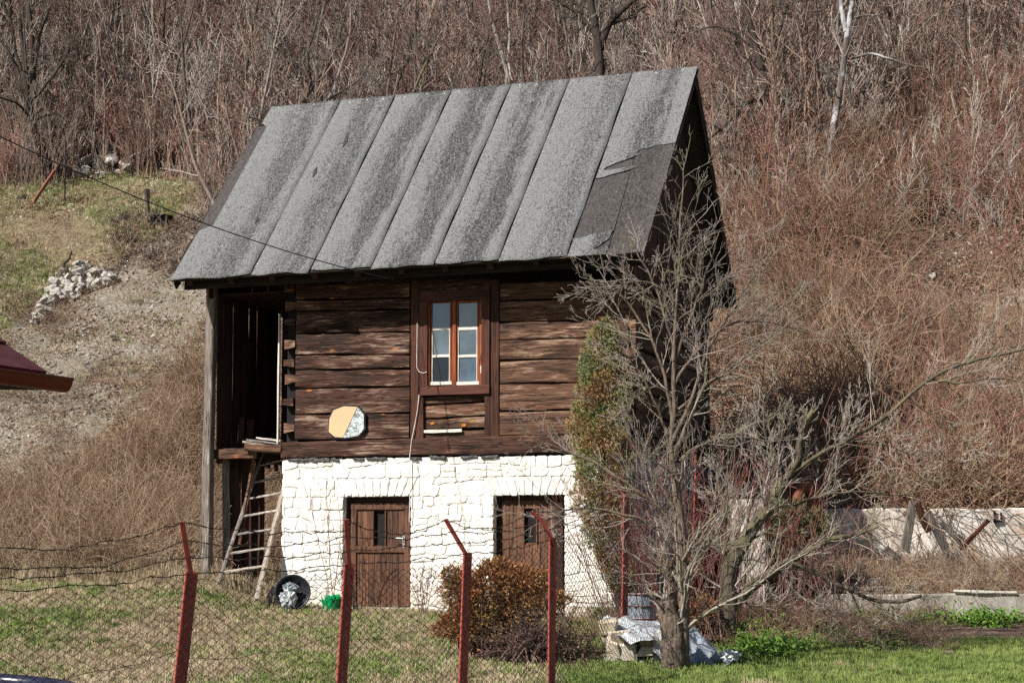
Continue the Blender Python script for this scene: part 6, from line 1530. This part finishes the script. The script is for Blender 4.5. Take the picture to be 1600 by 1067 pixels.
# bare-slope litter and forest floor
lm = [leafclump('leaf_litter', 300 + k, 26, .05, .35, .035, 'litter') for k in range(3)]; pm = []
for k in range(4): q = rockmesh(970 + k, (1, .8, .5)); q.materials.append(M['pebble']); pm.append(q)
P = sample(5200, 33, 60, lambda x, y, px, py, r: (y > 36.5) & (np.where(px < 420, True, y > 43) | (px > 1100)) & (wave_noise(x, y, 2.0, 5) > r * .5 - .25)); sc2('leaf_litter', lm, P, .6, 1.4, 'fallen brown leaves strewn over the hillside', 'leaf litter', .3, 8)
P = sample(2600, 34, 58, lambda x, y, px, py, r: (px < 330) & (py > 250) & (py < np.interp(px, [0, 310], [760, 520])) & (wave_noise(x, y, 1.4, 30) > r * .6 - .3) | (px > 1380) & (py > 330) & (py < 480) & (r < .6) | (px < 400) & (py > 180) & (py < 300) & (r < .12)); sc2('scree', pm, P, .03, .11, 'small pale stones scattered on the bare slope', 'scree', .5, 9)
P = sample(700, 37, 52, lambda x, y, px, py, r: (px < 340) & (py > 300) & (py < 690)); sc2('slope_sticks', [tangle('stick', 270 + k, 9, .7, .4, .006, 'bramble_tan', .12, -.1, .1, 1) for k in range(2)], P, .5, 1.0, 'dry sticks lying on the bare slope', 'sticks', .2, 10)
# turf
gd = [tuft('dry_tuft', 400 + k, 42, .11, .13, .0028, 'grass_dry', .9) for k in range(3)]; gg = [tuft('green_tuft', 410 + k, 46, .085, .12, .0032, 'grass_green', .7) for k in range(3)]
def lawn_g(x, y): return .52 + .5 * wave_noise(x, y, 1.6, 12) + .30 * sst(.5, 2.5, x) - .12 * sst(-2, -4, x)
P = sample(9000, 20, 31, lambda x, y, px, py, r: (lawn_g(x, y) > .28 + .5 * r) & ~inhouse(x, y) & ~((x > 1.8) & (y > 26.8)) & (py < 1110)); sc2('green_grass', gg, P, .6, 1.3, 'fresh green grass growing in patches across the yard', 'grass', .15, 11)
P = sample(6500, 20, 32.5, lambda x, y, px, py, r: (lawn_g(x, y) < .45 + .5 * r) & ~inhouse(x, y) & ~((x > 1.8) & (y > 26.8)) & (py < 1110) & ((x < .5) | (r < .35))); sc2('dry_grass', gd, P, .5, 1.25, 'pale dry grass across the yard', 'grass', .25, 12)
P = sample(60, 29.9, 31.1, lambda x, y, px, py, r: (px > 1270), xlim=(5.0, 12.5)); sc2('wall_brush', [brushmesh('wall_twigs', 150 + k, 9, .8, .35, .006, ('brush', 'sapling')[k], 5) for k in range(2)], P, .5, 1.1, 'bare twiggy brush in front of the whitewashed retaining wall', 'brush', .25, 24)
P = sample(700, 30.2, 33.5, lambda x, y, px, py, r: (px < 440) & (py > 840) & ~inhouse(x, y)); sc2('tall_dry_grass', [tuft('tall_dry_tuft', 420 + k, 50, .38, .18, .003, 'grass_dry', .8) for k in range(3)], P, .6, 1.2, 'taller straw-coloured grass below the bank and round the ladder', 'grass', .25, 13)
def slope_grass(x, y, px, py, r):
    upl = np.interp(px, [-200, 0, 60, 100, 180, 260, 330, 340], [640, 520, 462, 432, 415, 350, 300, 250]); return (y > 37) & (px < 340) & (py < upl + 8) & (py > 262) & (slopeg(x, y) > r)
def slopeg(x, y): return .55 + .55 * wave_noise(x, y, 1.0, 25)
P = sample(5200, 38, 52, slope_grass); sc2('slope_grass', [tuft('slope_tuft', 430 + k, 30, .10, .16, .004, ('grass_green', 'grass_dry', 'grass_dry')[k], .8) for k in range(3)], P, .6, 1.4, 'short mixed grass on the slope at the upper left', 'grass', .2, 14)
# leafy green weeds
lw = [leafclump('weed_clump', 440 + k, 60, .20, .26, .038, 'weed') for k in range(3)]
P = np.concatenate([sample(150, 28.3, 29.45, lambda x, y, px, py, r: (px > 1330) & (wave_noise(x, y, 2.5, 8) > -.25), xlim=(5.3, 9.5)), sample(60, 24, 28, lambda x, y, px, py, r: (px > 1145) & (px < 1240) & (py > 985) & (py < 1040)), sample(26, 24, 30, lambda x, y, px, py, r: (px > 935) & (px < 965) & (py > 925) & (py < 975)), sample(30, 32, 36.4, lambda x, y, px, py, r: (px > 60) & (px < 190) & (py > 800) & (py < 850)), sample(25, 23, 27, lambda x, y, px, py, r: (px > 1240) & (px < 1400) & (py > 990) & (py < 1020))])
sc2('green_weeds', lw, P, .5, 1.1, 'bright green leafy weeds along the walls', 'weeds', .3, 15)
P = sample(170, 33.3, 37.5, lambda x, y, px, py, r: (px > 1240) & (px < 1470) & (py > 660) & (py < 790)); sc2('ivy_patch', [leafclump('ivy_clump', 450 + k, 70, .22, .32, .045, 'ivy') for k in range(2)], P, .6, 1.2, 'dark green leaves in the shaded hollow above the whitewashed wall', 'ground leaves', .3, 16)

P = sample(240, 40, 50, lambda x, y, px, py, r: (px > 175) & (px < 330) & (py > 335) & (py < 425)); sc2('brush_debris', [tangle('debris', 280 + k, 16, .32, .25, .007, ('brush', 'bark_dark')[k], .4, -.5, .2, 2) for k in range(2)], P, .6, 1.3, 'dark twiggy debris on the slope below the black tub', 'debris', .3, 17)
P = sample(420, 37, 47, lambda x, y, px, py, r: (px < 330) & (py > 430) & (py < np.interp(px, [0, 310], [770, 560]))); sc2('slope_tufts', [tuft('slope_dry_tuft', 460 + k, 30, .16, .2, .005, ('grass_dry', 'grass_green', 'grass_dry')[k], .9) for k in range(3)], P, .5, 1.2, 'sparse dry tufts on the bare slope', 'grass', .3, 18)
for i, (px, py, Y, h, r_, lab) in enumerate(((165, 300, 0, 1, .02, ''),)): pass

P = sample(420, 35, 50, lambda x, y, px, py, r: (px > 1110) & (py > 180) & ((px < 1370) | (r < .5)) & (py < np.interp(px, [1110, 1300, 1600], [470, 430, 380])) & ~inhouse(x, y)); sc2('slope_saplings', [brushmesh('slope_sapling', 140 + k, 2, 2.6, .3, .016, ('sapling', 'brush_red', 'sapling')[k], 8) for k in range(3)], P, .5, 1.2, 'thin pale saplings standing in the brambles right of the house', 'saplings', .12, 19)
P = sample(1500, 33.5, 50, lambda x, y, px, py, r: (px > 1100) & (py > 330)); sc2('slope_leaves', lm, P, .6, 1.5, 'brown dead leaves on the slope right of the house', 'leaf litter', .4, 20)

pc = []
for k in range(4): q = rockmesh(980 + k, (1, .8, .5)); q.materials.append(M['clod']); pc.append(q)
P = sample(5200, 36, 50, lambda x, y, px, py, r: (px < 340) & (py > np.interp(px, [0, 60, 100, 180, 260, 330], [530, 470, 440, 420, 350, 310])) & (py < 770) & (wave_noise(x, y, 3.0, 44) > r * .9 - .5) | (px > 1370) & (py > 340) & (py < 500) & (r < .8)); sc2('soil_clods', pc, P, .04, .15, 'grey-brown clods of earth on the bare slope', 'soil', .5, 21)
P = sample(900, 36, 50, lambda x, y, px, py, r: (px < 340) & (py > 420) & (py < 760) & (wave_noise(x, y, 1.7, 36) > r * .5 - .1)); sc2('slope_weeds', [tangle('slope_weed', 290 + k, 14, .4, .22, .005, ('bramble', 'brush')[k], .35, -.4, .2, 1) for k in range(2)], P, .4, 1.1, 'low dead weeds on the bare slope', 'weeds', .3, 22)
P = sample(70, 21, 31, lambda x, y, px, py, r: (px < 900) & (py > 955) & ~inhouse(x, y)); sc2('yard_sticks', [tangle('yard_stick', 295 + k, 7, .5, .25, .005, 'bramble_tan', .08, -.1, .15, 1) for k in range(2)], P, .4, 1.0, 'dry sticks and stalks lying in the yard grass', 'sticks', .1, 23)
